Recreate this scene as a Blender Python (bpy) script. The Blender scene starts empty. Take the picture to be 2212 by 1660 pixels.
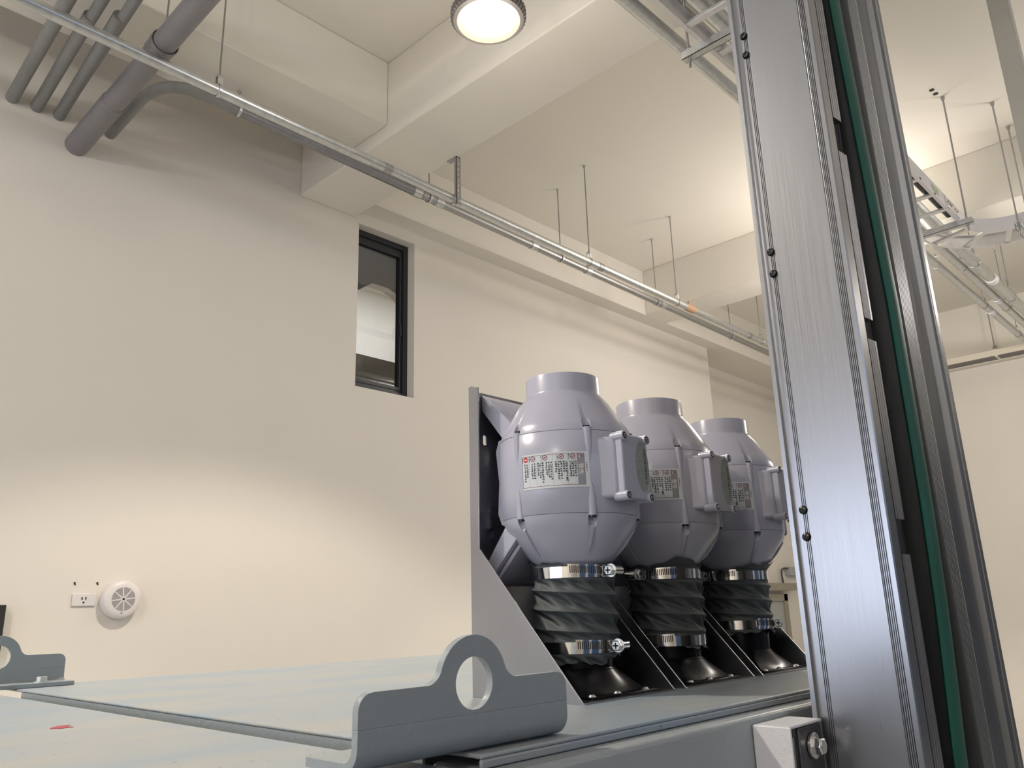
import bpy, bmesh, math, random
from math import sin, cos, pi, radians
from mathutils import Vector, Matrix

# ------------------------------------------------------------------ camera, world, light, exposure
SC = bpy.context.scene
COL = SC.collection
CZ = 2.0                                   # eye height above the floor; all z below are written relative to the eye


def make_camera():
    yaw, pitch, roll = radians(43.53794), radians(15.72599), radians(-1.67144)
    f = Vector((cos(yaw) * cos(pitch), sin(yaw) * cos(pitch), sin(pitch)))
    r = Vector((sin(yaw), -cos(yaw), 0))
    u = r.cross(f)
    r2 = cos(roll) * r + sin(roll) * u
    u2 = -sin(roll) * r + cos(roll) * u
    cd = bpy.data.cameras.new('camera')
    cd.sensor_fit = 'HORIZONTAL'
    cd.sensor_width = 36.0
    cd.lens = 36.0 * 1739.388 / 2212
    cd.clip_start = 0.02
    cam = bpy.data.objects.new('camera', cd)
    COL.objects.link(cam)
    m = Matrix((r2, u2, -f)).transposed().to_4x4()
    m.translation = Vector((0, 0, CZ))
    cam.matrix_world = m
    SC.camera = cam


make_camera()
w = bpy.data.worlds.new('world')
SC.world = w
w.use_nodes = True
w.node_tree.nodes['Background'].inputs[0].default_value = (0.50, 0.62, 0.85, 1)
w.node_tree.nodes['Background'].inputs[1].default_value = 0.6

SC.view_settings.view_transform = 'Standard'
SC.view_settings.look = 'None'
SC.view_settings.gamma = 1.0
SC.view_settings.use_curve_mapping = False
SC.view_settings.exposure = 0.29

WARM = (1.0, 0.90, 0.755)
WARM_SPILL = (1.0, 0.93, 0.85)
SPOT_W = 310.0
DAY_W = 36.0


def light(name, kind, loc, energy, color, **kw):
    d = bpy.data.lights.new(name, kind)
    d.energy = energy
    d.color = color
    for k, v in kw.items():
        setattr(d, k, v)
    o = bpy.data.objects.new(name, d)
    COL.objects.link(o)
    o.location = (loc[0], loc[1], loc[2] + CZ)
    return o


LAMPS = [(2.30, 2.27, 2.71, 15, 0.25), (6.80, 2.20, 2.71, 84, 0.30), (-0.9, 2.2, 2.45, 56, 0.09), (7.4, -0.4, 2.71, 135, 0.25), (-4.0, -1.2, 2.71, 150, 0.25)]     # x, y, z, side spill in watts, its softness; last one added to brighten the upper left

# cool fill added behind the camera as a window; daylight at the end wall
o = light('cool_fill_rear', 'AREA', (2.0, -6.42, 1.95), DAY_W, (0.58, 0.72, 1.0), shape='RECTANGLE', size=7.0, size_y=0.7)
o.rotation_euler = (radians(90), 0, 0)
o = light('daylight_end', 'AREA', (-5.42, 2.0, 0.1), DAY_W * 1.7, (0.80, 0.85, 1.0), shape='RECTANGLE', size=4.0, size_y=1.6)
o.rotation_euler = (radians(90), 0, radians(-90))

# ------------------------------------------------------------------ materials


def rgb(c):
    return (c[0], c[1], c[2], 1)


def mat(name, color, rough=0.5, metal=0.0, noise=0.0, nscale=8.0, bump=0.0, bscale=60.0, spec=0.5, coat=0.0, stretch=None, rvar=0.0):
    m = bpy.data.materials.new(name)
    m.use_nodes = True
    nt = m.node_tree
    b = nt.nodes['Principled BSDF']
    b.inputs['Base Color'].default_value = rgb(color)
    b.inputs['Roughness'].default_value = rough
    b.inputs['Metallic'].default_value = metal
    b.inputs['Specular IOR Level'].default_value = spec
    b.inputs['Coat Weight'].default_value = coat
    b.inputs['Coat Roughness'].default_value = 0.08
    if noise or bump or rvar:
        tc = nt.nodes.new('ShaderNodeTexCoord')
        mp = nt.nodes.new('ShaderNodeMapping')
        nt.links.new(tc.outputs['Object'], mp.inputs[0])
        if stretch:
            mp.inputs['Scale'].default_value = stretch
    if noise or rvar:
        n = nt.nodes.new('ShaderNodeTexNoise')
        n.inputs['Scale'].default_value = nscale
        n.inputs['Detail'].default_value = 6
        nt.links.new(mp.outputs[0], n.inputs['Vector'])
        if noise:
            cr = nt.nodes.new('ShaderNodeValToRGB')
            cr.color_ramp.elements[0].position = 0.3
            cr.color_ramp.elements[1].position = 0.7
            cr.color_ramp.elements[0].color = rgb([max(0, c * (1 - noise)) for c in color])
            cr.color_ramp.elements[1].color = rgb([min(1, c * (1 + noise)) for c in color])
            nt.links.new(n.outputs['Fac'], cr.inputs[0])
            nt.links.new(cr.outputs[0], b.inputs['Base Color'])
        if rvar:
            mr = nt.nodes.new('ShaderNodeMapRange')
            mr.inputs['To Min'].default_value = max(0.02, rough - rvar)
            mr.inputs['To Max'].default_value = rough + rvar
            nt.links.new(n.outputs['Fac'], mr.inputs['Value'])
            nt.links.new(mr.outputs[0], b.inputs['Roughness'])
    if bump:
        n2 = nt.nodes.new('ShaderNodeTexNoise')
        n2.inputs['Scale'].default_value = bscale
        n2.inputs['Detail'].default_value = 4
        nt.links.new(mp.outputs[0], n2.inputs['Vector'])
        bp = nt.nodes.new('ShaderNodeBump')
        bp.inputs['Strength'].default_value = bump
        bp.inputs['Distance'].default_value = 0.002
        nt.links.new(n2.outputs['Fac'], bp.inputs['Height'])
        nt.links.new(bp.outputs[0], b.inputs['Normal'])
    return m


def emit(name, color, strength):
    m = bpy.data.materials.new(name)
    m.use_nodes = True
    b = m.node_tree.nodes['Principled BSDF']
    b.inputs['Base Color'].default_value = rgb(color)
    b.inputs['Emission Color'].default_value = rgb(color)
    b.inputs['Emission Strength'].default_value = strength
    return m


def glass(name, tint, a):
    m = bpy.data.materials.new(name)
    m.use_nodes = True
    nt = m.node_tree
    out = nt.nodes['Material Output']
    t = nt.nodes.new('ShaderNodeBsdfTransparent')
    t.inputs[0].default_value = rgb(tint)
    g = nt.nodes.new('ShaderNodeBsdfGlossy')
    g.inputs['Roughness'].default_value = 0.02
    mx = nt.nodes.new('ShaderNodeMixShader')
    mx.inputs[0].default_value = a
    nt.links.new(t.outputs[0], mx.inputs[1])
    nt.links.new(g.outputs[0], mx.inputs[2])
    nt.links.new(mx.outputs[0], out.inputs[0])
    return m


def dusty(name, base, dust):
    """painted steel with a film of dust, streaks and small dark specks"""
    m = mat(name, base, 0.38, bump=0.25, bscale=220)
    nt = m.node_tree
    b = nt.nodes['Principled BSDF']
    tc = nt.nodes.new('ShaderNodeTexCoord')
    mp = nt.nodes.new('ShaderNodeMapping')
    mp.inputs['Scale'].default_value = (1.0, 3.0, 1.0)
    nt.links.new(tc.outputs['Object'], mp.inputs[0])
    n = nt.nodes.new('ShaderNodeTexNoise')
    n.inputs['Scale'].default_value = 3.2
    n.inputs['Detail'].default_value = 5
    nt.links.new(mp.outputs[0], n.inputs['Vector'])
    r1 = nt.nodes.new('ShaderNodeValToRGB')
    r1.color_ramp.elements[0].position = 0.40
    r1.color_ramp.elements[1].position = 0.66
    r1.color_ramp.elements[0].color = rgb(base)
    r1.color_ramp.elements[1].color = rgb(dust)
    nt.links.new(n.outputs['Fac'], r1.inputs[0])
    v = nt.nodes.new('ShaderNodeTexVoronoi')
    v.inputs['Scale'].default_value = 55
    nt.links.new(tc.outputs['Object'], v.inputs['Vector'])
    n3 = nt.nodes.new('ShaderNodeTexNoise')
    n3.inputs['Scale'].default_value = 6
    nt.links.new(tc.outputs['Object'], n3.inputs['Vector'])
    lt = nt.nodes.new('ShaderNodeMath')
    lt.operation = 'MULTIPLY'
    lt.inputs[1].default_value = 0.17
    nt.links.new(n3.outputs['Fac'], lt.inputs[0])
    ls = nt.nodes.new('ShaderNodeMath')
    ls.operation = 'LESS_THAN'
    nt.links.new(v.outputs['Distance'], ls.inputs[0])
    nt.links.new(lt.outputs[0], ls.inputs[1])
    k = nt.nodes.new('ShaderNodeMath')
    k.operation = 'MULTIPLY'
    k.inputs[1].default_value = 0.75
    nt.links.new(ls.outputs[0], k.inputs[0])
    mx = nt.nodes.new('ShaderNodeMixRGB')
    mx.inputs[2].default_value = (0.10, 0.095, 0.09, 1)
    nt.links.new(k.outputs[0], mx.inputs[0])
    nt.links.new(r1.outputs[0], mx.inputs[1])
    nt.links.new(mx.outputs[0], b.inputs['Base Color'])
    return m


M = {}
M['wall'] = mat('cream_wall_paint', (0.80, 0.755, 0.685), 0.75, noise=0.012, nscale=1.5, bump=0.08, bscale=40)
M['ceil'] = mat('cream_ceiling_paint', (0.80, 0.76, 0.685), 0.85, bump=0.08, bscale=40)
M['floor'] = mat('grey_floor_coating', (0.34, 0.34, 0.335), 0.4, noise=0.05, nscale=2)
M['galv'] = mat('galvanised_steel', (0.62, 0.64, 0.64), 0.36, 1.0, noise=0.10, nscale=30, rvar=0.08)
M['galv_dull'] = mat('dull_zinc', (0.42, 0.42, 0.42), 0.45, 1.0, noise=0.10, nscale=40)
M['rod'] = mat('zinc_rod', (0.34, 0.34, 0.33), 0.5, 0.8)
M['pvc'] = mat('grey_pvc', (0.225, 0.215, 0.225), 0.42, noise=0.05, nscale=12)
M['pvc_light'] = mat('grey_plastic_pipe', (0.25, 0.25, 0.245), 0.5, noise=0.08, nscale=25)
M['conduit'] = mat('grey_steel_conduit', (0.27, 0.27, 0.28), 0.40, 0.6, noise=0.08, nscale=20)
M['tray'] = mat('aluminium_ladder', (0.80, 0.80, 0.82), 0.32, 0.9, noise=0.05, nscale=20)
M['tray_white'] = mat('pale_ladder_rail', (0.86, 0.85, 0.88), 0.35, 0.2)
M['black_cable'] = mat('black_cable_sheath', (0.015, 0.014, 0.014), 0.4)
M['paint'] = mat('grey_machine_paint', (0.33, 0.36, 0.38), 0.34, bump=0.35, bscale=180)
M['paint_lug'] = mat('grey_lug_paint', (0.285, 0.325, 0.35), 0.30, bump=0.35, bscale=160)
M['panel'] = dusty('dusty_panel_paint', (0.285, 0.345, 0.405), (0.37, 0.38, 0.375))
M['white_paint'] = mat('pale_grey_powder_coat', (0.62, 0.63, 0.68), 0.38, bump=0.3, bscale=200)
M['steel'] = mat('brushed_stainless', (0.40, 0.40, 0.42), 0.28, 1.0, noise=0.10, nscale=7, rvar=0.08)
M['chrome'] = mat('polished_clamp_steel', (0.78, 0.78, 0.78), 0.10, 1.0)
M['dark_steel'] = mat('dark_oxide_steel', (0.10, 0.10, 0.11), 0.38, 0.7)
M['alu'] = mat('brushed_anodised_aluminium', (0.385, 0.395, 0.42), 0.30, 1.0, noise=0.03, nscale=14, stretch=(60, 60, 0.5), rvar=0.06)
M['alu_dark'] = mat('shaded_anodised_profile', (0.22, 0.23, 0.25), 0.36, 1.0, noise=0.06, nscale=10, stretch=(60, 60, 0.5))  # aluminium darkened, the shade on this side put into its colour
M['rubber'] = mat('black_rubber', (0.012, 0.012, 0.014), 0.42)
M['green'] = mat('green_belt', (0.004, 0.085, 0.058), 0.5, noise=0.1, nscale=15)
M['fan'] = mat('pale_lavender_plastic', (0.375, 0.38, 0.465), 0.26, spec=0.5)
M['black_plastic'] = mat('glossy_black_plastic', (0.005, 0.005, 0.007), 0.24, spec=0.18)
M['hose'] = mat('grey_black_hose_fabric', (0.060, 0.070, 0.076), 0.62, noise=0.12, nscale=60)
M['sticker'] = mat('white_sticker', (0.54, 0.58, 0.60), 0.35)
M['ink'] = mat('black_print', (0.02, 0.025, 0.04), 0.5)
M['grey_ink'] = mat('grey_print', (0.25, 0.25, 0.28), 0.45)
M['red_ink'] = mat('red_print', (0.42, 0.02, 0.03), 0.5)
M['maroon'] = mat('maroon_print', (0.20, 0.06, 0.09), 0.5)
M['white_ink'] = mat('white_print', (0.70, 0.70, 0.72), 0.5)
M['oval'] = mat('grey_oval_plate', (0.22, 0.25, 0.24), 0.35)
M['oval_dark'] = mat('dark_print_on_plate', (0.075, 0.085, 0.085), 0.5)
M['oval_light'] = mat('pale_print_on_plate', (0.36, 0.41, 0.38), 0.5)
M['screw'] = mat('black_oxide_screw', (0.05, 0.05, 0.055), 0.25, 0.9)
M['frame'] = mat('charcoal_window_frame', (0.022, 0.025, 0.032), 0.42)
M['glass'] = glass('window_glass', (0.84, 0.82, 0.79), 0.06)
M['white_plastic'] = mat('white_wall_plastic', (0.80, 0.76, 0.74), 0.35)
M['mesh_grey'] = mat('grey_speaker_mesh', (0.36, 0.33, 0.34), 0.7, noise=0.25, nscale=400)
M['lamp_body'] = mat('grey_lamp_casting', (0.22, 0.20, 0.19), 0.45, 0.3)
M['lens'] = emit('lit_lamp_lens', (1.0, 0.93, 0.80), 14.0)
M['lens_rim'] = mat('lamp_reflector_rim', (0.30, 0.26, 0.20), 0.4)
M['door'] = mat('door_grey', (0.42, 0.42, 0.41), 0.5)
M['taupe'] = mat('taupe_door_header', (0.34, 0.31, 0.24), 0.55)
M['rust'] = mat('orange_tape', (0.46, 0.28, 0.17), 0.6)
M['holes'] = mat('dark_hole', (0.03, 0.028, 0.025), 0.9)
M['red_mark'] = mat('red_paint_mark', (0.36, 0.05, 0.07), 0.5)
M['rail_cream'] = mat('cream_trunking', (0.80, 0.74, 0.62), 0.55)
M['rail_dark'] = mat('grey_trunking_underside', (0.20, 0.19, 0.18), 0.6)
M['ltgreen'] = mat('pale_green_tag', (0.52, 0.62, 0.33), 0.5)
M['added_shutter_grey'] = mat('added_shutter_slate', (0.075, 0.10, 0.145), 0.5)
M['post_grey'] = mat('pale_grey_column_paint', (0.52, 0.51, 0.46), 0.6)
M['shutter'] = mat('blue_shutter_paint', (0.035, 0.10, 0.26), 0.45)
M['white_wall'] = mat('white_wall_paint', (0.80, 0.80, 0.80), 0.8)

# ------------------------------------------------------------------ mesh builder


class B:
    def __init__(self):
        self.v = []
        self.f = []

    def add(self, vs, fs):
        n = len(self.v)
        self.v += [tuple(p) for p in vs]
        self.f += [tuple(i + n for i in f) for f in fs]
        return self

    def box(self, x0, x1, y0, y1, z0, z1):
        x0, x1 = min(x0, x1), max(x0, x1)
        y0, y1 = min(y0, y1), max(y0, y1)
        z0, z1 = min(z0, z1), max(z0, z1)
        return self.add([(x0, y0, z0), (x1, y0, z0), (x1, y1, z0), (x0, y1, z0), (x0, y0, z1), (x1, y0, z1), (x1, y1, z1), (x0, y1, z1)],
                        [(0, 3, 2, 1), (4, 5, 6, 7), (0, 1, 5, 4), (1, 2, 6, 5), (2, 3, 7, 6), (3, 0, 4, 7)])

    def tube(self, pts, r, n=20, cap=True, flat=None):
        """round bar along a polyline; r a number or a list"""
        pts = [Vector(p) for p in pts]
        rs = r if isinstance(r, (list, tuple)) else [r] * len(pts)
        vs, fs = [], []
        prev = None
        for i, p in enumerate(pts):
            if i == 0:
                t = pts[1] - pts[0]
            elif i == len(pts) - 1:
                t = pts[-1] - pts[-2]
            else:
                t = (pts[i + 1] - p).normalized() + (p - pts[i - 1]).normalized()
            t.normalize()
            if prev is None:
                a = t.cross(Vector((0, 0, 1)))
                if a.length < 1e-3:
                    a = t.cross(Vector((0, 1, 0)))
            else:
                a = prev - t * prev.dot(t)
            a.normalize()
            prev = a
            b = t.cross(a)
            for k in range(n):
                an = 2 * pi * k / n
                vs.append(p + (a * cos(an) + b * sin(an)) * rs[i])
        m = len(pts)
        for i in range(m - 1):
            for k in range(n):
                k2 = (k + 1) % n
                fs.append((i * n + k, i * n + k2, (i + 1) * n + k2, (i + 1) * n + k))
        if cap:
            fs.append(tuple(range(n - 1, -1, -1)))
            fs.append(tuple((m - 1) * n + k for k in range(n)))
        return self.add(vs, fs)

    def cyl(self, p0, p1, r, n=24):
        return self.tube([p0, p1], r, n)

    def ring(self, c, axis, r_in, r_out, h, n=40):
        """flat collar: axis vector, h along the axis"""
        c = Vector(c)
        t = Vector(axis).normalized()
        a = t.cross(Vector((0, 0, 1)))
        if a.length < 1e-3:
            a = Vector((1, 0, 0))
        a.normalize()
        b = t.cross(a)
        vs, fs = [], []
        for k in range(n):
            d = a * cos(2 * pi * k / n) + b * sin(2 * pi * k / n)
            vs += [c + d * r_in, c + d * r_out, c + d * r_out + t * h, c + d * r_in + t * h]
        for k in range(n):
            i, j = 4 * k, 4 * ((k + 1) % n)
            for s in range(4):
                fs.append((i + s, i + (s + 1) % 4, j + (s + 1) % 4, j + s))
        return self.add(vs, fs)

    def lathe(self, prof, n=64, c=(0, 0, 0), close=False):
        """prof: (r, z) around a vertical axis"""
        vs, fs = [], []
        m = len(prof)
        for r, z in prof:
            for k in range(n):
                a = 2 * pi * k / n
                vs.append((c[0] + r * cos(a), c[1] + r * sin(a), c[2] + z))
        for i in range(m - 1 if not close else m):
            i2 = (i + 1) % m
            for k in range(n):
                k2 = (k + 1) % n
                fs.append((i * n + k, i * n + k2, i2 * n + k2, i2 * n + k))
        return self.add(vs, fs)

    def prism(self, outer, holes, fn, d0, d1):
        """2-D outline with holes, fn(u, v, d) -> 3-D, between offsets d0 and d1"""
        bm = bmesh.new()
        loops = []
        for lp in [outer] + list(holes):
            vv = [bm.verts.new((p[0], p[1], 0)) for p in lp]
            for i in range(len(vv)):
                bm.edges.new((vv[i], vv[(i + 1) % len(vv)]))
            loops.append(len(lp))
        bmesh.ops.triangle_fill(bm, use_beauty=True, use_dissolve=False, edges=bm.edges[:])
        bm.verts.index_update()
        P = [(v.co.x, v.co.y) for v in bm.verts]
        F = [[v.index for v in f.verts] for f in bm.faces]
        bm.free()
        n = len(P)
        vs = [fn(p[0], p[1], d0) for p in P] + [fn(p[0], p[1], d1) for p in P]
        fs = [tuple(f) for f in F] + [tuple(i + n for i in reversed(f)) for f in F]
        s = 0
        for L in loops:
            for i in range(L):
                a, b = s + i, s + (i + 1) % L
                fs.append((a, b, b + n, a + n))
            s += L
        return self.add(vs, fs)

    def xf(self, fn):
        self.v = [tuple(fn(Vector(p))) for p in self.v]
        return self


ORIGIN = {}
STRUCT = []


def finish(name, b, m, parent=None, base=None, bevel=0.0, seg=2, smooth=35, recalc=True):
    """link the builder as ONE mesh object; vertices were written in eye-relative world metres"""
    if parent is not None:
        org = ORIGIN[parent.name]
    else:
        if base is None:
            xs = [p[0] for p in b.v]
            ys = [p[1] for p in b.v]
            zs = [p[2] for p in b.v]
            base = ((min(xs) + max(xs)) / 2, (min(ys) + max(ys)) / 2, min(zs))
        org = Vector(base)
    me = bpy.data.meshes.new(name)
    me.from_pydata([(p[0] - org[0], p[1] - org[1], p[2] - org[2]) for p in b.v], [], b.f)
    if recalc:
        bm = bmesh.new()
        bm.from_mesh(me)
        bmesh.ops.recalc_face_normals(bm, faces=bm.faces[:])
        bm.to_mesh(me)
        bm.free()
    me.materials.append(m)
    if smooth:
        me.shade_smooth()
        me.set_sharp_from_angle(angle=radians(smooth))
    ob = bpy.data.objects.new(name, me)
    COL.objects.link(ob)
    if parent is not None:
        ob.parent = parent
    else:
        ob.location = (org[0], org[1], org[2] + CZ)
    ORIGIN[ob.name] = Vector(org)
    if bevel:
        md = ob.modifiers.new('bevel', 'BEVEL')
        md.width = bevel
        md.segments = seg
        md.limit_method = 'ANGLE'
        md.angle_limit = radians(40)
        md.harden_normals = False
    return ob


def tag(o, label, cat, group=None):
    o['label'] = label
    o['category'] = cat
    if group:
        o['group'] = group
    return o


def struct(name, b, m, parent=None, **kw):
    o = finish(name, b, m, parent, **kw)
    if parent is None:
        o['kind'] = 'structure'
    return o


def thing(name, label, cat, base, group=None):
    o = bpy.data.objects.new(name, None)
    o.empty_display_size = 0.05
    COL.objects.link(o)
    o.location = (base[0], base[1], base[2] + CZ)
    ORIGIN[o.name] = Vector(base)
    return tag(o, label, cat, group)


def copy_tree(o, parent=None):
    c = o.copy()
    COL.objects.link(c)
    if parent is not None:
        c.parent = parent
    for ch in list(o.children):
        copy_tree(ch, c)
    return c


def XZ(y0):
    return lambda u, v, d: (u, y0 + d, v)


def YZ(x0):
    return lambda u, v, d: (x0 + d, u, v)


def XY(z0):
    return lambda u, v, d: (u, v, z0 + d)


def circle(cx, cy, r, n=32, a0=0.0):
    return [(cx + r * cos(a0 + 2 * pi * k / n), cy + r * sin(a0 + 2 * pi * k / n)) for k in range(n)]


# ------------------------------------------------------------------ the room
WY = 4.80          # wall with the window
ZC = 3.58          # ceiling
FL = -2.0

struct('floor', B().box(-5.5, 11.5, -6.5, 5.5, FL - 0.1, FL), M['floor'])
struct('ceiling', B().box(-5.5, 11.5, -6.5, 5.5, ZC, ZC + 0.2), M['ceil'])
WX0, WX1, WZ0, WZ1 = 3.362, 3.920, 1.639, 2.968
struct('wall_left', B().prism([(-5.5, FL), (8.58, FL), (8.58, ZC), (-5.5, ZC)], [[(WX0, WZ0), (WX1, WZ0), (WX1, WZ1), (WX0, WZ1)]], XZ(WY), 0, 0.2), M['wall'], smooth=0)
struct('wall_recess', B().box(8.58, 11.5, 5.20, 5.40, FL, ZC).box(8.38, 8.58, 5.0, 5.4, FL, ZC), M['wall'], smooth=0)
struct('wall_far', B().box(11.15, 11.5, -6.5, 5.20, FL, ZC), M['wall'], smooth=0)
# rear wall with the added fill window, end wall with its window (behind camera)
struct('wall_rear', B().prism([(-5.5, FL), (11.5, FL), (11.5, ZC), (-5.5, ZC)], [[(-1.5, 1.6), (5.5, 1.6), (5.5, 2.3), (-1.5, 2.3)]], XZ(-6.7), 0, 0.2), M['wall'], smooth=0)
struct('wall_end', B().prism([(-6.7, FL), (5.5, FL), (5.5, ZC), (-6.7, ZC)], [[(0.0, -0.7), (4.0, -0.7), (4.0, 0.9), (0.0, 0.9)]], YZ(-5.7), 0, 0.2), M['wall'], smooth=0)
for nm, ax, a0, a1, z0, z1, p in (('added_window', 'x', -1.5, 5.5, 1.6, 2.3, -6.62), ('window_3', 'y', 0.0, 4.0, -0.7, 0.9, -5.62)):
    b = B()
    n = 7 if ax == 'x' else 5
    for k in range(n + 1):
        c = a0 + (a1 - a0) * k / n
        c = min(max(c, a0 + 0.03), a1 - 0.03)
        if ax == 'x':
            b.box(c - 0.03, c + 0.03, p, p + 0.06, z0, z1)
        else:
            b.box(p, p + 0.06, c - 0.03, c + 0.03, z0, z1)
    for z in (z0 + 0.03, z1 - 0.03):
        if ax == 'x':
            b.box(a0, a1, p, p + 0.06, z - 0.03, z + 0.03)
        else:
            b.box(p, p + 0.06, a0, a1, z - 0.03, z + 0.03)
    struct(nm, b, M['frame'], smooth=0)

# blue roller shutters along the rear wall
for k in range(4):
    x0 = -4.2 + 3.4 * k
    b = B()
    for j in range(16):
        z = FL + 0.2 * j
        b.box(x0, x0 + 2.7, -6.50, -6.47 if j % 2 else -6.465, z, z + 0.2)
    struct('door_%d' % (k + 2), b, M['shutter'], smooth=0)

b = B()
for j in range(20):
    z = FL + 0.2 * j
    b.box(11.11 if j % 2 else 11.105, 11.15, -5.6, -0.4, z, z + 0.2)
struct('door_6', b, M['added_shutter_grey'], smooth=0)  # unseen shutter added so the post reflects something dark and bluish

# ceiling beams
BZ1, BZ2 = 3.006, 3.067
struct('trim_1', B().box(2.83, 3.32, -6.5, WY, BZ1, ZC), M['ceil'], bevel=0.008)
struct('trim_2', B().box(-5.5, 2.83, 3.75, 4.28, 3.10, ZC), M['ceil'], bevel=0.008)
struct('trim_3', B().box(3.32, 8.58, 4.622, WY, BZ2, ZC).box(8.58, 11.15, 4.622, 5.20, BZ2, ZC), M['ceil'], smooth=0)
struct('trim_4', B().box(7.02, 7.42, -6.5, 4.622, BZ2, ZC), M['ceil'], bevel=0.006)
struct('trim_5', B().box(11.03, 11.15, -6.5, 4.622, 2.80, ZC), M['ceil'], smooth=0)
struct('trim_6', B().box(4.90, 5.02, 0.572, 0.675, FL, ZC), M['post_grey'], bevel=0.006)

# window in the left wall
wn = struct('window_1', B().prism([(WX0, WZ0), (WX1, WZ0), (WX1, WZ1), (WX0, WZ1)], [[(WX0 + 0.03, WZ0 + 0.045), (WX1 - 0.045, WZ0 + 0.045), (WX1 - 0.045, WZ1 - 0.045), (WX0 + 0.03, WZ1 - 0.045)]], XZ(4.885), 0, 0.09), M['frame'], smooth=0)
sash = finish('sash', B().prism([(WX0 + 0.025, WZ0 + 0.04), (WX1 - 0.04, WZ0 + 0.04), (WX1 - 0.04, WZ1 - 0.04), (WX0 + 0.025, WZ1 - 0.04)], [[(WX0 + 0.058, WZ0 + 0.085), (WX1 - 0.070, WZ0 + 0.085), (WX1 - 0.070, WZ1 - 0.10), (WX0 + 0.058, WZ1 - 0.10)]], XZ(4.905), 0, 0.05).prism([(WX0 + 0.035, WZ0 + 0.07), (WX1 - 0.06, WZ0 + 0.07), (WX1 - 0.06, WZ1 - 0.085), (WX0 + 0.035, WZ1 - 0.085)], [[(WX0 + 0.062, WZ0 + 0.095), (WX1 - 0.074, WZ0 + 0.095), (WX1 - 0.074, WZ1 - 0.112), (WX0 + 0.062, WZ1 - 0.112)]], XZ(4.897), 0, 0.02), M['frame'], wn, smooth=0)
finish('handle', B().box(WX1 - 0.080, WX1 - 0.068, 4.872, 4.90, 2.16, 2.25).box(WX1 - 0.078, WX1 - 0.068, 4.89, 4.906, 2.19, 2.22), M['frame'], wn, bevel=0.003)
finish('pane', B().box(WX0 + 0.05, WX1 - 0.066, 4.925, 4.931, WZ0 + 0.08, WZ1 - 0.095), M['glass'], wn, smooth=0)

# the room seen through that window: a partition with a chamfered opening and a white bay behind it
YP = 6.60
struct('wall_beyond', B().prism([(2.5, 0.5), (8.5, 0.5), (8.5, 4.6), (2.5, 4.6)], [[(4.15, 2.603), (5.70, 2.603), (5.70, 3.00), (5.145, 3.39), (5.02, 3.435), (4.81, 3.435), (4.62, 3.30), (4.15, 2.98)]], XZ(YP), 0, 0.12), M['wall'], smooth=0)
struct('trim_7', B().box(2.5, 8.5, 5.02, 9.2, 4.6, 4.75), M['ceil'], smooth=0)
struct('wall_bay', B().box(2.5, 8.5, 9.0, 9.15, 0.5, 4.535), M['white_wall'], smooth=0)
struct('trim_9', B().box(2.5, 8.5, 5.02, 9.0, 0.4, 0.5), M['ceil'], smooth=0)
struct('trim_8', B().box(2.5, 8.5, 8.3, 9.0, 4.535, 4.6).box(4.9, 8.5, 5.02, YP, 3.86, 4.6), M['ceil'], smooth=0)
struct('wall_side', B().box(2.35, 2.5, 5.02, 9.2, 0.5, 4.75).box(8.5, 8.65, 5.42, 9.2, 0.5, 4.75), M['wall'], smooth=0)
o = light('bay_lamp', 'AREA', (5.6, 7.7, 4.5), 58, (0.90, 0.95, 1.0), shape='RECTANGLE', size=3.0, size_y=0.4)

# door in the recessed wall, partly behind the third fan
dz = 0.115
d1 = struct('door_1', B().box(10.60, 10.70, 5.14, 5.20, FL, dz).box(9.55, 9.65, 5.14, 5.20, FL, dz).box(9.55, 10.70, 5.14, 5.20, dz - 0.09, dz), M['taupe'], smooth=0)
finish('leaf', B().box(9.65, 10.60, 5.165, 5.195, FL, dz - 0.09), M['door'], d1, smooth=0)
finish('header', B().box(9.4, 10.85, 5.06, 5.20, 0.157, 0.255), M['taupe'], d1, bevel=0.004)

# ------------------------------------------------------------------ wall fittings
t = thing('wall_outlet', 'white wall socket plate left of the round white speaker', 'outlet', (1.636, 4.80, 0.122))
finish('plate', B().box(1.576, 1.697, 4.788, 4.80, 0.088, 0.156), M['white_plastic'], t, bevel=0.004)
finish('socket_slots', B().box(1.622, 1.627, 4.7855, 4.79, 0.122, 0.136).box(1.641, 1.646, 4.7855, 4.79, 0.122, 0.136).cyl((1.634, 4.7855, 0.108), (1.634, 4.79, 0.108), 0.005, 12), M['holes'], t)
for x, lab in ((1.582, 'small dark plug hole above left end of wall socket'), (1.698, 'small dark plug hole above right end of wall socket')):
    b = B().cyl((x, 4.797, 0.210), (x, 4.80, 0.210), 0.0055, 10).cyl((x + 0.003, 4.796, 0.203), (x + 0.003, 4.80, 0.201), 0.004, 8)
    tag(finish('anchor_hole', b, M['holes']), lab, 'hole')

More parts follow.
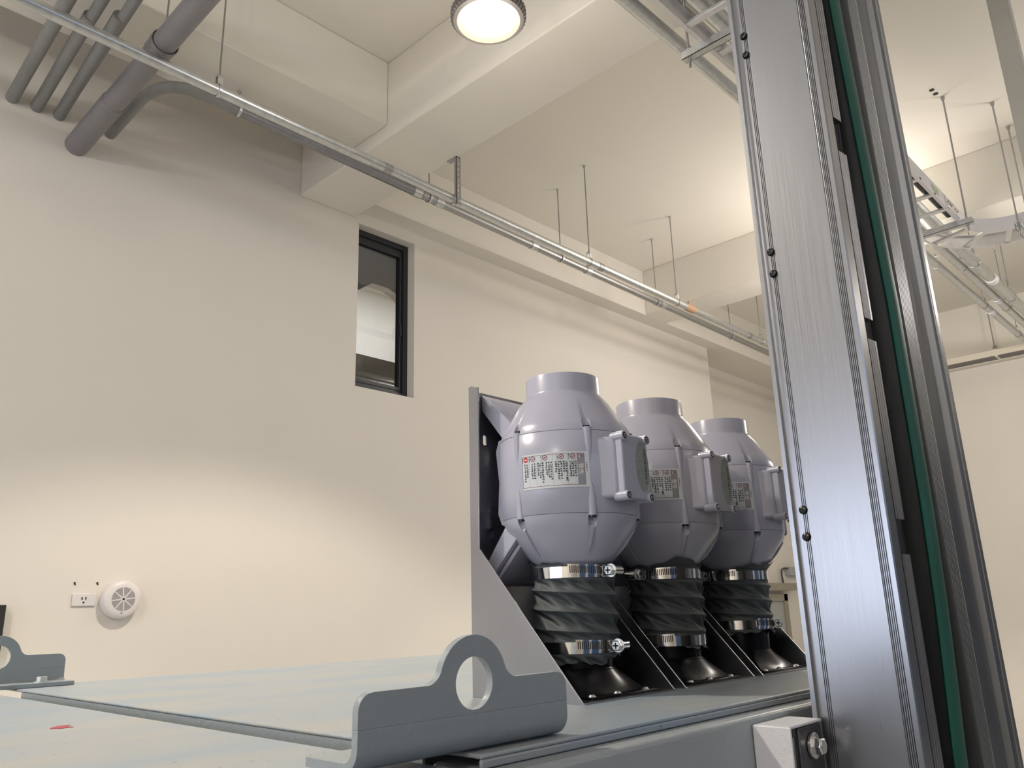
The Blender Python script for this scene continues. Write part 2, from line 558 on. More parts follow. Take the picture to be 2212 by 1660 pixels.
t = thing('wall_speaker', 'round white wall speaker with eight grey mesh segments', 'speaker', (1.82, 4.80, 0.122))
ax = Vector((1.82, 4.80, 0.122))
b = B().lathe([(0.098, 0), (0.103, 0.004), (0.104, 0.045), (0.100, 0.058), (0.090, 0.066), (0.072, 0.070), (0.0, 0.070)], 64)
b.xf(lambda p: ax + Vector((p.x, -p.z, p.y)))
finish('casing', b, M['white_plastic'], t)
for k in range(8):
    a0 = 2 * pi * k / 8 + 0.055 + 0.1
    a1 = 2 * pi * (k + 1) / 8 - 0.055 + 0.1
    pts = [(0.012 * cos((a0 + a1) / 2), 0.012 * sin((a0 + a1) / 2))] + [(0.063 * cos(a0 + (a1 - a0) * j / 8), 0.063 * sin(a0 + (a1 - a0) * j / 8)) for j in range(9)]
    finish('mesh_segment', B().prism(pts, [], lambda u, v, d: (ax.x + u, ax.y - 0.0705 - d, ax.z + v), 0, 0.001), M['mesh_grey'], t, smooth=0)
finish('centre_screw', B().cyl((ax.x, ax.y - 0.070, ax.z), (ax.x, ax.y - 0.0735, ax.z), 0.006, 16), M['holes'], t)
finish('indicator', B().cyl((ax.x - 0.004, ax.y - 0.066, ax.z - 0.074), (ax.x - 0.004, ax.y - 0.072, ax.z - 0.074), 0.005, 16), M['mesh_grey'], t)

b = B().box(0.95, 1.257, 4.74, 4.80, -0.16, 0.10)
tag(finish('wall_cabinet', b, M['holes'], bevel=0.004), 'dark box on the wall cut off by the left picture edge', 'box')

t = thing('junction_box', 'grey junction box with black cable above the door', 'box', (10.96, 5.20, 0.36))
finish('box', B().box(10.82, 11.11, 5.11, 5.20, 0.36, 0.475), M['door'], t, bevel=0.005)
finish('cable', B().tube([(10.84, 5.15, 0.455), (10.70, 5.15, 0.455), (10.63, 5.15, 0.43), (10.62, 5.15, 0.36), (10.66, 5.16, 0.26)], 0.012, 10), M['dark_steel'], t)

# ------------------------------------------------------------------ pipes under the ceiling on the left


def sag(x):
    return 2.751 - 0.0098 * (x - 1.0) + 0.0002 * (x - 1) ** 2


FZ = 2.70


def fy(x):
    return 3.69 * FZ / sag(x)


t = thing('fire_pipe', 'long galvanised pipe hung under the beams, front of two along wall', 'pipe', (4.0, 3.69, 2.72))
xs = [-5.4 + 0.4 * k for k in range(41)]
finish('tube', B().tube([(x, fy(x), FZ) for x in xs if x < 10.8], 0.031, 24), M['galv'], t)
for x in (0.45, 2.75, 4.95, 7.5):
    finish('joint', B().tube([(x - 0.03, fy(x), FZ), (x + 0.03, fy(x), FZ)], 0.0335, 24), M['galv_dull'], t)
finish('orange_tape', B().tube([(6.27, fy(6.3), FZ), (6.30, fy(6.3), FZ), (6.40, fy(6.4), FZ), (6.42, fy(6.4), FZ)], [0.032, 0.036, 0.035, 0.032], 16).box(6.31, 6.315, fy(6.3) - 0.015, fy(6.3), FZ + 0.03, FZ + 0.06), M['rust'], t)


def zr(x):
    return 2.963 - 0.0165 * (x - 1.96) + 0.0003 * (x - 1.96) ** 2


arc = [(1.485, 4.797, 2.925), (1.483, 4.55, 2.925), (1.482, 4.36, 2.93), (1.49, 4.27, 2.935), (1.515, 4.19, 2.942), (1.56, 4.125, 2.95), (1.63, 4.09, 2.957), (1.73, 4.08, 2.963), (1.96, 4.08, 2.963)]
t = thing('conduit_pipe', 'grey conduit bending out of wall and running behind the fire pipe', 'pipe', (1.5, 4.80, 2.92))
sm = []
for i in range(len(arc) - 1):                      # Catmull-Rom through the bend
    p0, p1, p2, p3 = [Vector(arc[min(max(j, 0), len(arc) - 1)]) for j in (i - 1, i, i + 1, i + 2)]
    for s in range(4):
        u = s / 4
        sm.append(0.5 * (2 * p1 + (p2 - p0) * u + (2 * p0 - 5 * p1 + 4 * p2 - p3) * u * u + (3 * p1 - p0 - 3 * p2 + p3) * u ** 3))
sm.append(Vector(arc[-1]))
finish('bend', B().tube(sm, 0.034, 24), M['pvc_light'], t)
finish('tube', B().tube([(x, 4.08, zr(x)) for x in (1.95, 2.4, 2.9, 3.40)], 0.033, 24), M['conduit'], t)
finish('tube', B().tube([(3.40 + 0.4 * k, 4.08, zr(3.40 + 0.4 * k)) for k in range(19)], 0.031, 24), M['galv_dull'], t)
for x in (3.35, 3.56, 4.60, 5.32, 6.5):
    finish('joint', B().tube([(x - 0.035, 4.08, zr(x)), (x + 0.035, 4.08, zr(x))], 0.036, 24), M['galv'], t)

t = thing('drain_pipe', 'thickest dark grey drain pipe entering wall at upper left', 'pipe', (1.305, 4.80, 2.767))


def dp(y):
    z = 2.767 + (4.80 - y) * 0.042
    return ((0.4727 - (4.80 - y) * 0.0035) * z, y, z)


finish('tube', B().tube([dp(-0.5), dp(4.80)], 0.060, 36), M['pvc'], t)
finish('socket', B().tube([dp(3.62), dp(3.70), dp(3.71)], [0.066, 0.066, 0.061], 36), M['pvc'], t)
finish('socket', B().tube([dp(4.24), dp(4.245), dp(4.80)], [0.062, 0.066, 0.066], 36), M['pvc'], t)
finish('hanger_ring', B().ring(dp(3.60), (0, 1, 0), 0.0665, 0.070, 0.025, 36).cyl((dp(3.61)[0], 3.612, dp(3.61)[2] + 0.07), (dp(3.61)[0], 3.612, ZC), 0.005, 8), M['rod'], t)
for i, (x0, x1, r, sock, lab) in enumerate(((0.905, 0.945, 0.034, 3.1, 'left of three thin grey pipes entering wall, the widest'),
                                             (1.015, 1.073, 0.028, 3.80, 'middle of three thin grey pipes entering wall'),
                                             (1.125, 1.194, 0.028, 3.70, 'right of three thin grey pipes entering wall, beside drain pipe'))):
    t = thing('thin_pipe', lab, 'pipe', (x1, 4.80, 2.92), 'thin grey pipes entering the wall')
    finish('tube', B().tube([(x0 - 0.18, -0.5, 2.92), (x1, 4.80, 2.92)], r, 24), M['pvc_light'], t)
    if i:
        xx = x0 + (x1 - x0) * (sock - 3.7) / 1.1
        finish('socket', B().tube([(xx, sock, 2.92), (x1, 4.80, 2.92)], r + 0.005, 24), M['pvc_light'], t)

# ------------------------------------------------------------------ hanger rods


def hanger(x, y, ztop, zpipe, rp, lab, group, clevis=True, name='hanger_rod', open_clip=False, rr=0.0048):
    t = thing(name, lab, 'rod', (x, y, ztop), group)
    zb = zpipe + rp + (0.050 if clevis else 0.0)
    finish('rod', B().cyl((x, y, zb), (x, y, ztop), rr, 10), M['rod'], t)
    finish('anchor', B().tube([(x, y, ztop - 0.02), (x, y, ztop - 0.012), (x, y, ztop)], [rr * 1.5, rr * 2.2, rr * 2.6], 12), M['galv_dull'], t)
    if clevis:
        b = B().ring((x - 0.009, y, zpipe), (1, 0, 0), rp + 0.002, rp + 0.0045, 0.018, 32)
        if open_clip:
            b.tube([(x, y - 0.03, zpipe + rp * 0.6), (x, y - 0.022, zb - 0.004), (x, y + 0.022, zb - 0.004), (x, y + 0.03, zpipe + rp * 0.6)], 0.004, 8)
        else:
            b.box(x - 0.015, x + 0.015, y - 0.017, y - 0.013, zpipe + rp + 0.003, zb + 0.004).box(x - 0.015, x + 0.015, y + 0.013, y + 0.017, zpipe + rp + 0.003, zb + 0.004).box(x - 0.015, x + 0.015, y - 0.017, y + 0.017, zb, zb + 0.006)
        finish('clip', b, M['galv'], t, bevel=0.0015)
        finish('nut', B().cyl((x, y, zb + 0.004), (x, y, zb + 0.018), 0.010, 6), M['galv_dull'], t)
    return t


G1 = 'hanger rods of the front galvanised pipe'
for x, zt, lab in ((1.6255, ZC, 'hanger rod of front pipe just right of the thick drain pipe'),
                   (4.815, ZC, 'hanger rod of front pipe, taller of pair right of slotted strap'),
                   (6.125, ZC, 'hanger rod of front pipe next to the orange tape'),
                   (7.79, ZC, 'hanger rod of front pipe closest to the aluminium post')):
    hanger(x, fy(x), zt, FZ, 0.031, lab, G1)
G2 = 'hanger rods of the rear conduit'
for x, zt, lab in ((1.96, 3.10, 'very short rear rod with its anchor showing just above the front pipe'),
                   (3.467, ZC, 'thin rear rod just left of the slotted strap'),
                   (4.95, ZC, 'thin rear rod, shorter of the pair right of slotted strap'),
                   (6.402, ZC, 'thin rear rod left of the rod by the orange tape'),
                   (7.86, ZC, 'thin rear rod second from the aluminium post')):
    hanger(x, 4.08, zt, zr(x), 0.034, lab, G2)

t = thing('slotted_strap', 'perforated steel strap holding the front pipe to the deep beam', 'strap', (3.322, 3.60, BZ1))
b = B()
z0, z1 = 2.642, BZ1
b.box(3.302, 3.315, 3.60, 3.603, z0, z1).box(3.329, 3.342, 3.60, 3.603, z0, z1)
k = z0
while k < z1:
    b.box(3.315, 3.329, 3.60, 3.603, k, min(k + 0.016, z1))
    k += 0.040
b.box(3.302, 3.305, 3.60, 3.622, z0, z1).box(3.302, 3.342, 3.60, 3.70, z1 - 0.004, z1)
finish('strip', b, M['galv_dull'], t, smooth=0)
finish('clip', B().ring((3.31, fy(3.32), FZ), (1, 0, 0), 0.0335, 0.037, 0.03, 32).box(3.308, 3.338, 3.603, fy(3.32) - 0.036, FZ - 0.012, FZ + 0.012), M['galv'], t)
finish('bolt', B().cyl((3.322, 3.594, 2.668), (3.322, 3.61, 2.668), 0.010, 6), M['chrome'], t)

# ------------------------------------------------------------------ the lamps


def highbay(x, y, z, spill, soft, lab):
    t = thing('high_bay_lamp', lab, 'lamp', (x, y, z), 'round high bay lamps')
    b = B()
    n = 192
    prof = [(0.150, 0.0, 0), (0.168, 0.004, 0), (0.172, 0.018, 1), (0.172, 0.05, 1), (0.150, 0.065, 1), (0.11, 0.085, 0), (0.105, 0.15, 0), (0.04, 0.17, 0), (0.0, 0.17, 0)]
    vs, fs = [], []
    for r, zz, fin in prof:
        for k in range(n):
            a = 2 * pi * k / n
            q = r + (0.009 if fin and (k % 4) < 2 else 0)
            vs.append((x + q * cos(a), y + q * sin(a), z + zz))
    for i2 in range(len(prof) - 1):
        for k in range(n):
            k2 = (k + 1) % n
            fs.append((i2 * n + k, i2 * n + k2, (i2 + 1) * n + k2, (i2 + 1) * n + k))
    b.add(vs, fs)
    finish('housing', b, M['lamp_body'], t, smooth=30)
    finish('reflector_rim', B().lathe([(0.116, 0.012), (0.135, 0.006), (0.152, 0.0)], 64, (x, y, z)), M['lens_rim'], t)
    finish('lens', B().lathe([(0.119, 0.011), (0.105, 0.004), (0.06, 0.0), (0.001, -0.001)], 64, (x, y, z)), M['lens'], t)
    finish('hanging_rod', B().cyl((x, y, z + 0.17), (x, y, ZC), 0.008, 10), M['rod'], t)
    s = light('high_bay_beam', 'SPOT', (x, y, z - 0.012), SPOT_W, WARM, spot_size=radians(116), spot_blend=0.28, shadow_soft_size=0.11)
    p = light('high_bay_spill', 'POINT', (x, y, z - 0.05), spill, WARM_SPILL, shadow_soft_size=soft)


LL = ['lit round high bay lamp in front of the deep beam', 'high bay lamp hidden behind the aluminium post', 'high bay lamp left of the picture over the machine',
      'high bay lamp right of the picture beyond the cable ladder elbow', 'unseen high bay lamp added near the end wall to brighten the upper left']
for i, (x, y, z, sp, so) in enumerate(LAMPS):
    highbay(x, y, z, sp, so, LL[i])

# ------------------------------------------------------------------ cable ladder, trapeze struts, three pipes on the right
TZ = 2.58
YA, YB_ = 1.265, 1.565
EC = (6.12, 0.96)
t = thing('cable_ladder', 'galvanised cable ladder with curved elbow hung behind the aluminium post', 'cable tray', (4.5, 1.415, TZ))


def rail_path(yoff, rad):
    pts = [(-5.4, yoff), (6.12, yoff)]
    for k in range(1, 17):
        a = pi / 2 - (pi / 2) * k / 16
        pts.append((EC[0] + rad * cos(a), EC[1] + rad * sin(a)))
    pts.append((EC[0] + rad, -5.0))
    return pts


def rail_mesh(path, side):
    """C-section rail: web plus two short flanges turned to the inside"""
    sec = [(0, 0), (0.022 * side, 0), (0.022 * side, 0.003), (0.003 * side, 0.003), (0.003 * side, 0.097), (0.022 * side, 0.097), (0.022 * side, 0.10), (0, 0.10)]
    vs, fs = [], []
    m = len(sec)
    for i, (x, y) in enumerate(path):
        j0, j1 = max(i - 1, 0), min(i + 1, len(path) - 1)
        d = Vector((path[j1][0] - path[j0][0], path[j1][1] - path[j0][1])).normalized()
        nrm = Vector((-d.y, d.x))
        for s, zz in sec:
            vs.append((x + nrm.x * s, y + nrm.y * s, TZ + zz))
    for i in range(len(path) - 1):
        for k in range(m):
            fs.append((i * m + k, i * m + (k + 1) % m, (i + 1) * m + (k + 1) % m, (i + 1) * m + k))
    fs.append(tuple(range(m)))
    fs.append(tuple((len(path) - 1) * m + k for k in range(m)))
    return B().add(vs, fs)


finish('inner_rail', rail_mesh(rail_path(YA, YA - EC[1]), 1), M['tray_white'], t, smooth=30)
finish('outer_rail', rail_mesh(rail_path(YB_, YB_ - EC[1]), -1), M['tray'], t, smooth=30)
k = 2.878 - 0.288 * 6
while k < 6.05:
    if abs(k - 3.02) > 0.03:
        finish('rung', B().box(k - 0.018, k + 0.018, YA, YB_, TZ + 0.004, TZ + 0.022), M['tray'], t, bevel=0.002)
    k += 0.288
for a in (72, 44, 16):
    c_, s_ = cos(radians(a)), sin(radians(a))
    p = Vector((EC[0], EC[1], TZ + 0.004))
    r0, r1 = YA - EC[1], YB_ - EC[1]
    tx = Vector((-s_, c_, 0)) * 0.018
    vs = [p + Vector((c_ * r0, s_ * r0, 0)) - tx, p + Vector((c_ * r1, s_ * r1, 0)) - tx, p + Vector((c_ * r1, s_ * r1, 0)) + tx, p + Vector((c_ * r0, s_ * r0, 0)) + tx]
    vs += [v + Vector((0, 0, 0.018)) for v in vs]
    finish('rung', B().add(vs, [(0, 1, 2, 3), (7, 6, 5, 4), (0, 4, 5, 1), (1, 5, 6, 2), (2, 6, 7, 3), (3, 7, 4, 0)]), M['tray'], t)
for k in range(5):
    y = 0.70 - 0.288 * k
    finish('rung', B().box(EC[0] + YA - EC[1], EC[0] + YB_ - EC[1], y - 0.018, y + 0.018, TZ + 0.004, TZ + 0.022), M['tray'], t, bevel=0.002)
finish('joint_plate', B().box(5.70, 6.0, YA - 0.006, YA, TZ + 0.012, TZ + 0.088), M['tray'], t, bevel=0.002)
for x in (5.74, 5.78, 5.82, 5.90, 5.95):
    finish('bolt', B().cyl((x, YA - 0.012, TZ + 0.05), (x, YA - 0.005, TZ + 0.05), 0.007, 8), M['rod'], t)
finish('green_tag', B().box(5.42, 5.56, YA - 0.002, YA, TZ + 0.03, TZ + 0.07), M['ltgreen'], t, smooth=0)

b = B().tube([(-5.0, 1.315, TZ + 0.050)] + [(-4.5 + 0.5 * k, 1.315 + 0.006 * sin(k * 2.1), TZ + 0.050) for k in range(20)] + [(5.95, 1.315, TZ + 0.049)], 0.024, 12)
tag(finish('power_cable', b, M['black_cable']), 'black power cable lying in the cable ladder', 'cable')


def strut(lab, p0, p1, grp='strut channels under the cable ladder'):
    p0, p1 = Vector(p0), Vector(p1)
    d = (p1 - p0).normalized()
    n = Vector((-d.y, d.x, 0)) * 0.021
    b = B()
    for s in (-1, 1):
        q = n * s
        q2 = n * s * 0.86
        vs = [p0 + q, p1 + q, p1 + q2, p0 + q2]
        vs += [v + Vector((0, 0, 0.041)) for v in vs]
        b.add(vs, [(0, 1, 2, 3), (7, 6, 5, 4), (0, 4, 5, 1), (1, 5, 6, 2), (2, 6, 7, 3), (3, 7, 4, 0)])
    vs = [p0 - n, p1 - n, p1 + n, p0 + n]
    vs += [v + Vector((0, 0, 0.003)) for v in vs]
    b.add(vs, [(0, 1, 2, 3), (7, 6, 5, 4), (0, 4, 5, 1), (1, 5, 6, 2), (2, 6, 7, 3), (3, 7, 4, 0)])
    tag(finish('strut_channel', b, M['galv'], smooth=0), lab, 'bracket', grp)


SZ = TZ - 0.041
strut('steel strut under the ladder left of the aluminium post', (3.03, 1.20, SZ), (3.03, 1.665, SZ))
strut('steel strut under the straight ladder end right of the aluminium post', (6.01, 1.185, SZ), (6.01, 1.72, SZ))
strut('steel strut under the ladder elbow at the right picture edge', (6.325, 0.98, SZ), (6.86, 0.98, SZ))
G3 = 'rods carrying the cable ladder'


def trapeze(x, y, lab):
    t = thing('trapeze_rod', lab, 'rod', (x, y, ZC), G3)
    finish('rod', B().cyl((x, y, SZ - 0.045), (x, y, ZC), 0.0065, 12), M['galv_dull'], t)
    finish('anchor', B().tube([(x, y, ZC - 0.03), (x, y, ZC - 0.015), (x, y, ZC)], [0.010, 0.014, 0.016], 12), M['galv_dull'], t)
    finish('nut', B().cyl((x, y, SZ - 0.016), (x, y, SZ - 0.001), 0.012, 6).ring((x, y, SZ - 0.001), (0, 0, 1), 0.0066, 0.016, 0.002, 16), M['galv'], t)
    finish('nut', B().cyl((x, y, SZ + 0.043), (x, y, SZ + 0.056), 0.012, 6), M['galv'], t)


trapeze(3.03, 1.635, 'rod holding the ladder strut left of the aluminium post')
trapeze(6.01, 1.222, 'rod at the straight ladder strut with two dark ceiling marks beside it')
trapeze(6.36, 0.98, 'rod at the left end of the elbow strut')
trapeze(6.81, 0.98, 'rod at the right end of the elbow strut')
for x, y, lab in ((5.93, 1.245, 'dark drill mark on the ceiling nearest the ladder rod'), (5.86, 1.25, 'dark drill mark on the ceiling further from ladder rod')):
    tag(finish('drill_mark', B().cyl((x, y, ZC - 0.003), (x, y, ZC), 0.018, 10), M['holes']), lab, 'hole')

PZ = 2.90


def py(y, x):
    return y - 0.02 * (x + 5.4) / 16.42


PIPES = ((1.855, 0.036, 'lowest of three parallel grey pipes right of the post'),
         (1.712, 0.038, 'middle of three parallel grey pipes right of the post'),
         (1.600, 0.048, 'highest and thickest of three parallel grey pipes right of the post'))
for i, (y, r, lab) in enumerate(PIPES):
    t = thing('ceiling_pipe', lab, 'pipe', (5.0, y, PZ), 'three parallel pipes beside the ladder')
    finish('tube', B().tube([(-5.4, y, PZ), (11.02, y - 0.02, PZ)], r, 24), M['galv'], t)
    for x in ((9.3, 6.6), (8.95, 6.9), (8.3, 10.2))[i]:
        finish('joint', B().tube([(x - 0.05, py(y, x - 0.05), PZ), (x + 0.05, py(y, x + 0.05), PZ)], r + 0.004, 24), M['tray_white'], t)
G4 = 'hanger rods of the three parallel pipes'
hz = ((7.55, 'rod on the lowest pipe right beside the aluminium post'), (9.05, 'rod on the lowest pipe in the middle of its run'), (10.4, 'rod on the lowest pipe close to the far wall'))
for x, lab in hz:
    hanger(x, py(1.855, x), ZC, PZ, 0.036, lab, G4, open_clip=True)
for x, lab in ((7.80, 'rod on the middle pipe just under the ladder elbow'), (9.3, 'rod on the middle pipe halfway to the far wall')):
    hanger(x, py(1.712, x), ZC, PZ, 0.038, lab, G4, open_clip=True)
for x, lab in ((7.75, 'rod on the thickest pipe just under the ladder elbow'), (9.0, 'rod on the thickest pipe halfway to the far wall'), (10.4, 'rod on the thickest pipe near the right picture edge')):
    hanger(x, py(1.600, x), ZC, PZ, 0.048, lab, G4, open_clip=True)

t = thing('overhead_trunking', 'cream trunking with dark underside along the far wall', 'trunking', (10.94, 1.0, 2.77))
finish('side', B().box(10.85, 11.03, -5.0, 4.6, 2.822, 2.90), M['rail_cream'], t, bevel=0.004)
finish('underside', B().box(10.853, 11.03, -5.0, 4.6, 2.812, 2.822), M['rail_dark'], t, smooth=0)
finish('strap', B().box(10.848, 11.03, 2.17, 2.20, 2.808, 2.903), M['rail_cream'], t, smooth=0)
t = thing('trunking_rod', 'thin rod carrying the cream trunking on the far wall', 'rod', (10.87, 2.187, ZC))
finish('rod', B().cyl((10.87, 2.187, 2.90), (10.87, 2.187, ZC), 0.007, 10), M['rod'], t)
finish('nut', B().cyl((10.87, 2.187, 2.903), (10.87, 2.187, 2.95), 0.02, 8), M['rod'], t)

# ------------------------------------------------------------------ the machine
t = thing('machine_cabinet', 'grey machine cabinet under the two dusty top panels', 'machine', (0.7, 1.05, FL))
finish('body', B().box(-1.5, 1.45, 0.447, 1.58, FL, -0.19), M['paint'], t, bevel=0.006)
finish('frame_rail', B().box(0.4430, 1.45, 0.437, 0.52, -0.30, -0.1105), M['paint'], t, bevel=0.005, seg=3)
finish('frame_rail', B().box(-1.5, 0.4430, 0.437, 0.52, -0.30, -0.1165), M['paint'], t, bevel=0.005, seg=3)
finish('frame_rail', B().box(-1.5, 1.45, 1.52, 1.59, -0.30, -0.1185), M['paint'], t, bevel=0.005, seg=3)
finish('end_rail', B().box(1.36, 1.44, 0.52, 1.52, -0.30, -0.1105), M['paint'], t, bevel=0.005)


def panel_mesh(x0, x1, y0, y1, zt, lip):
    """sheet folded down at its edges"""
    b = B()
    b.box(x0, x1, y0, y1, zt - 0.010, zt)
    return b


b = B().box(0.4392, 1.45, 0.4587, 1.60, -0.1035, -0.1).box(0.4392, 1.45, 0.4587, 0.4622, -0.110, -0.1035)
t = thing('top_panel', 'dusty grey top panel carrying the three white fans', 'panel', (1.2, 1.03, -0.11))
finish('sheet', b, M['panel'], t, bevel=0.0016, seg=3)
finish('folded_lip', B().box(0.4394, 0.4420, 0.525, 1.515, -0.125, -0.1036), M['paint_lug'], t, smooth=0)  # darker lug paint here: shade of the panel gap put into the colour
t = thing('top_panel', 'grey top panel in the lower left corner with a red mark', 'panel', (-0.5, 1.03, -0.116))
finish('sheet', B().box(-1.5, 0.4165, 0.4587, 1.60, -0.116, -0.106), M['panel'], t, bevel=0.002, seg=2)
finish('red_mark', B().prism([(0.317, 0.985), (0.325, 0.975), (0.338, 0.978), (0.334, 0.990), (0.342, 1.0), (0.331, 1.002), (0.322, 0.995)], [], XY(-0.106), 0, 0.0005), M['red_mark'], t, smooth=0)


def lug_mesh(xc, yf, dirn, zb=-0.1):
    """bent plate lifting lug: upright at yf (outer face), foot turned towards dirn"""
    th = 0.0065
    L = 0.105
    zs = 0.050                       # shoulder height above the foot
    R, rf = 0.0345, 0.014
    hc = 0.0485                      # hole centre height
    out = [(-L, 0.027)]
    for k in range(7):
        a = pi - (pi / 2) * k / 6
        out.append((-L + 0.012 + 0.012 * cos(a), zs - 0.012 + 0.012 * sin(a)))
    # fillet from shoulder into the eye
    xf = -(R + rf) * cos(math.asin((zs + rf - hc) / (R + rf)))
    zf = zs + rf
    a_end = math.atan2(hc - zf, -xf)
    for k in range(9):
        a = -pi / 2 + (a_end + pi / 2) * k / 8
        out.append((xf + rf * cos(a), zf + rf * sin(a)))
    a0 = a_end + pi
    for k in range(1, 32):
        a = a0 + (pi - a0 + 0 - a0) * 0
    aa0 = math.atan2(zf - hc, xf)
    for k in range(1, 32):
        a = aa0 + ((pi - aa0) - aa0) * k / 32
        out.append((R * cos(a), hc + R * sin(a)))
    left = out[1:17]
    for p in reversed(left):
        out.append((-p[0], p[1]))
    out.append((L, 0.027))
    hole = circle(0, hc, 0.0187, 40)
    b = B()
    s = dirn
    b.prism([(xc + p[0], zb + p[1]) for p in out], [[(xc + p[0], zb + p[1]) for p in hole]], XZ(yf), 0, th * s)
    # lower bend and foot: profile in (y, z)
    ro = 0.016
    prof_o = [(0, 0.027)]
    prof_i = [(th, 0.027)]
    for k in range(9):
        a = pi + (pi / 2) * k / 8
        prof_o.append((ro + ro * cos(a), ro + ro * sin(a)))
        prof_i.append((ro + (ro - th) * cos(a), ro + (ro - th) * sin(a)))
    prof_o.append((0.060, 0))
    prof_i.append((0.060, th))
    poly = prof_o + prof_i[::-1]
    b.prism([(yf + s * p[0], zb + p[1]) for p in poly], [], lambda u, v, d: (d, u, v), xc - L, xc + L)
    return b


for xc, yf, dn, lab in ((0.4395, 0.465, 1, 'large grey lifting lug with round hole in the foreground'), (0.421, 1.602, -1, 'grey lifting lug with hex bolt at the left picture edge')):
    t = thing('lifting_lug', lab, 'lug', (xc, yf, -0.1), 'lifting lugs on the panel seam')
    finish('plate', lug_mesh(xc, yf, dn, -0.0995), M['paint_lug'], t, bevel=0.0014, seg=3)
    for dx in (-0.062, 0.060):
        q = (xc + dx, yf + dn * 0.040, -0.093)
        nb = finish('bolt', B().tube([(q[0], q[1], q[2]), (q[0], q[1], q[2] + 0.009)], 0.0085, 6), M['galv'], t, bevel=0.0008)
        nw = finish('washer', B().cyl((q[0], q[1], q[2] - 0.0005), (q[0], q[1], q[2] + 0.0018), 0.0125, 24), M['galv'], nb)

# ------------------------------------------------------------------ the aluminium post in front of the machine
PT, PB_ = 1.30, FL
t = thing('aluminium_post', 'tall aluminium profile post with black slot and green strip', 'post', (1.03, 0.35, FL))
# cross section of the broad profile, (y, depth behind the face)
sec = [(0.408, 0.0), (0.4030, 0.0), (0.4025, 0.006), (0.3935, 0.006), (0.3925, 0.001)]
for y in (0.3915, 0.3895, 0.3875):
    sec += [(y, 0.001), (y - 0.0003, 0.0025), (y - 0.0010, 0.0025), (y - 0.0013, 0.001)]
sec += [(0.3850, 0.001), (0.3845, 0.0), (0.3165, 0.0), (0.3160, 0.0012)]
for y in (0.3150, 0.3130, 0.3110, 0.3090):
    sec += [(y, 0.001), (y - 0.0004, 0.003), (y - 0.0012, 0.003), (y - 0.0016, 0.001)]
sec += [(0.3070, 0.001), (0.3068, 0.0), (0.3025, 0.0), (0.3012, 0.0015), (0.3012, 0.021), (0.3060, 0.021), (0.3060, 0.026), (0.402, 0.026), (0.408, 0.018)]
b = B()
n = len(sec)
vs = [(0.875 + d, y, PB_) for y, d in sec] + [(0.875 + d, y, PT) for y, d in sec]
b.add(vs, [(i, (i + 1) % n, (i + 1) % n + n, i + n) for i in range(n)] + [tuple(range(n)), tuple(n + i for i in range(n))])
finish('broad_profile', b, M['alu'], t, smooth=0)
# right-hand profile: fine ribs, a hollow face and a rounded edge; (x, y)
sec2 = [(1.0370, 0.372), (1.0370, 0.302)]
x = 1.0372
for k in range(7):
    sec2 += [(x, 0.300), (x + 0.0030, 0.300), (x + 0.0034, 0.3022), (x + 0.0052, 0.3022)]
    x += 0.0056
sec2 += [(1.0768, 0.300), (1.0785, 0.300), (1.0790, 0.3075)]
for k in range(13):
    a = k / 12
    sec2.append((1.082 + 0.070 * a, 0.3085 - 0.0035 * sin(pi * a * 0.9)))
sec2 += [(1.1545, 0.3100), (1.1560, 0.3000), (1.1600, 0.2985), (1.1680, 0.2985), (1.1690, 0.3010), (1.1725, 0.3010), (1.1735, 0.2985), (1.1880, 0.2990), (1.1915, 0.3020), (1.1915, 0.372)]
b = B()
n = len(sec2)
vs = [(p[0] + 0.055, p[1], PB_) for p in sec2] + [(p[0] - 0.024, p[1], PT) for p in sec2]
b.add(vs, [(i, (i + 1) % n, (i + 1) % n + n, i + n) for i in range(n)] + [tuple(range(n)), tuple(n + i for i in range(n))])
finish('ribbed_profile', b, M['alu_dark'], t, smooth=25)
finish('slot_cover', B().box(0.900, 1.0375, 0.345, 0.405, PB_, PT).tube([(0.955, 0.346, PB_), (0.955, 0.346, PT)], 0.030, 24), M['rubber'], t)
GREEN = ((PB_, 0.965), (-0.30, 0.970), (-0.17, 0.976), (-0.08, 0.991), (0.01, 1.002), (0.11, 1.0075), (0.35, 1.007), (0.62, 0.985), (0.77, 0.9725), (PT, 0.960))


def green_x(z):
    for (z0, x0), (z1, x1) in zip(GREEN, GREEN[1:]):
        if z <= z1:
            u = (z - z0) / (z1 - z0)
            return x0 + (x1 - x0) * u
    return GREEN[-1][1]


b = B()
pts = []
for k in range(67):
    z = PB_ + (PT - PB_) * k / 66
    pts.append((green_x(z), 0.302, z))
b.tube(pts, 0.0175, 16)
b.xf(lambda p: Vector((p.x, 0.302 + (p.y - 0.302) * 0.30, p.z)))
finish('green_strip', b, M['green'], t)
for z0, z1 in ((0.575, PT), (0.312, 0.528), (0.083, 0.286), (PB_, 0.046)):
    b = B()
    for k in range(4):
        b.box(0.9085 + 0.0052 * k, 0.9085 + 0.0052 * k + 0.0045, 0.3045 - 0.0006 * k, 0.316, z0, z1)
    finish('clip_strip', b, M['alu'], t, smooth=0)
for z in (0.7235, 0.6941, 0.4119, 0.3834, 0.0989, 0.0694, -0.24, -0.27):
    s = finish('screw', B().lathe([(0.0, 0.0036), (0.0022, 0.0034), (0.0040, 0.0024), (0.0050, 0.0), (0.0050, -0.002)], 24).xf(lambda p: Vector((0.8755 - p.z, 0.3905 + p.x, z + p.y))), M['screw'], t)
    finish('cross_slot', B().box(0.8715, 0.8745, 0.3905 - 0.0022, 0.3905 + 0.0022, z - 0.0005, z + 0.0005).box(0.8715, 0.8745, 0.3905 - 0.0005, 0.3905 + 0.0005, z - 0.0022, z + 0.0022), M['holes'], s, smooth=0)

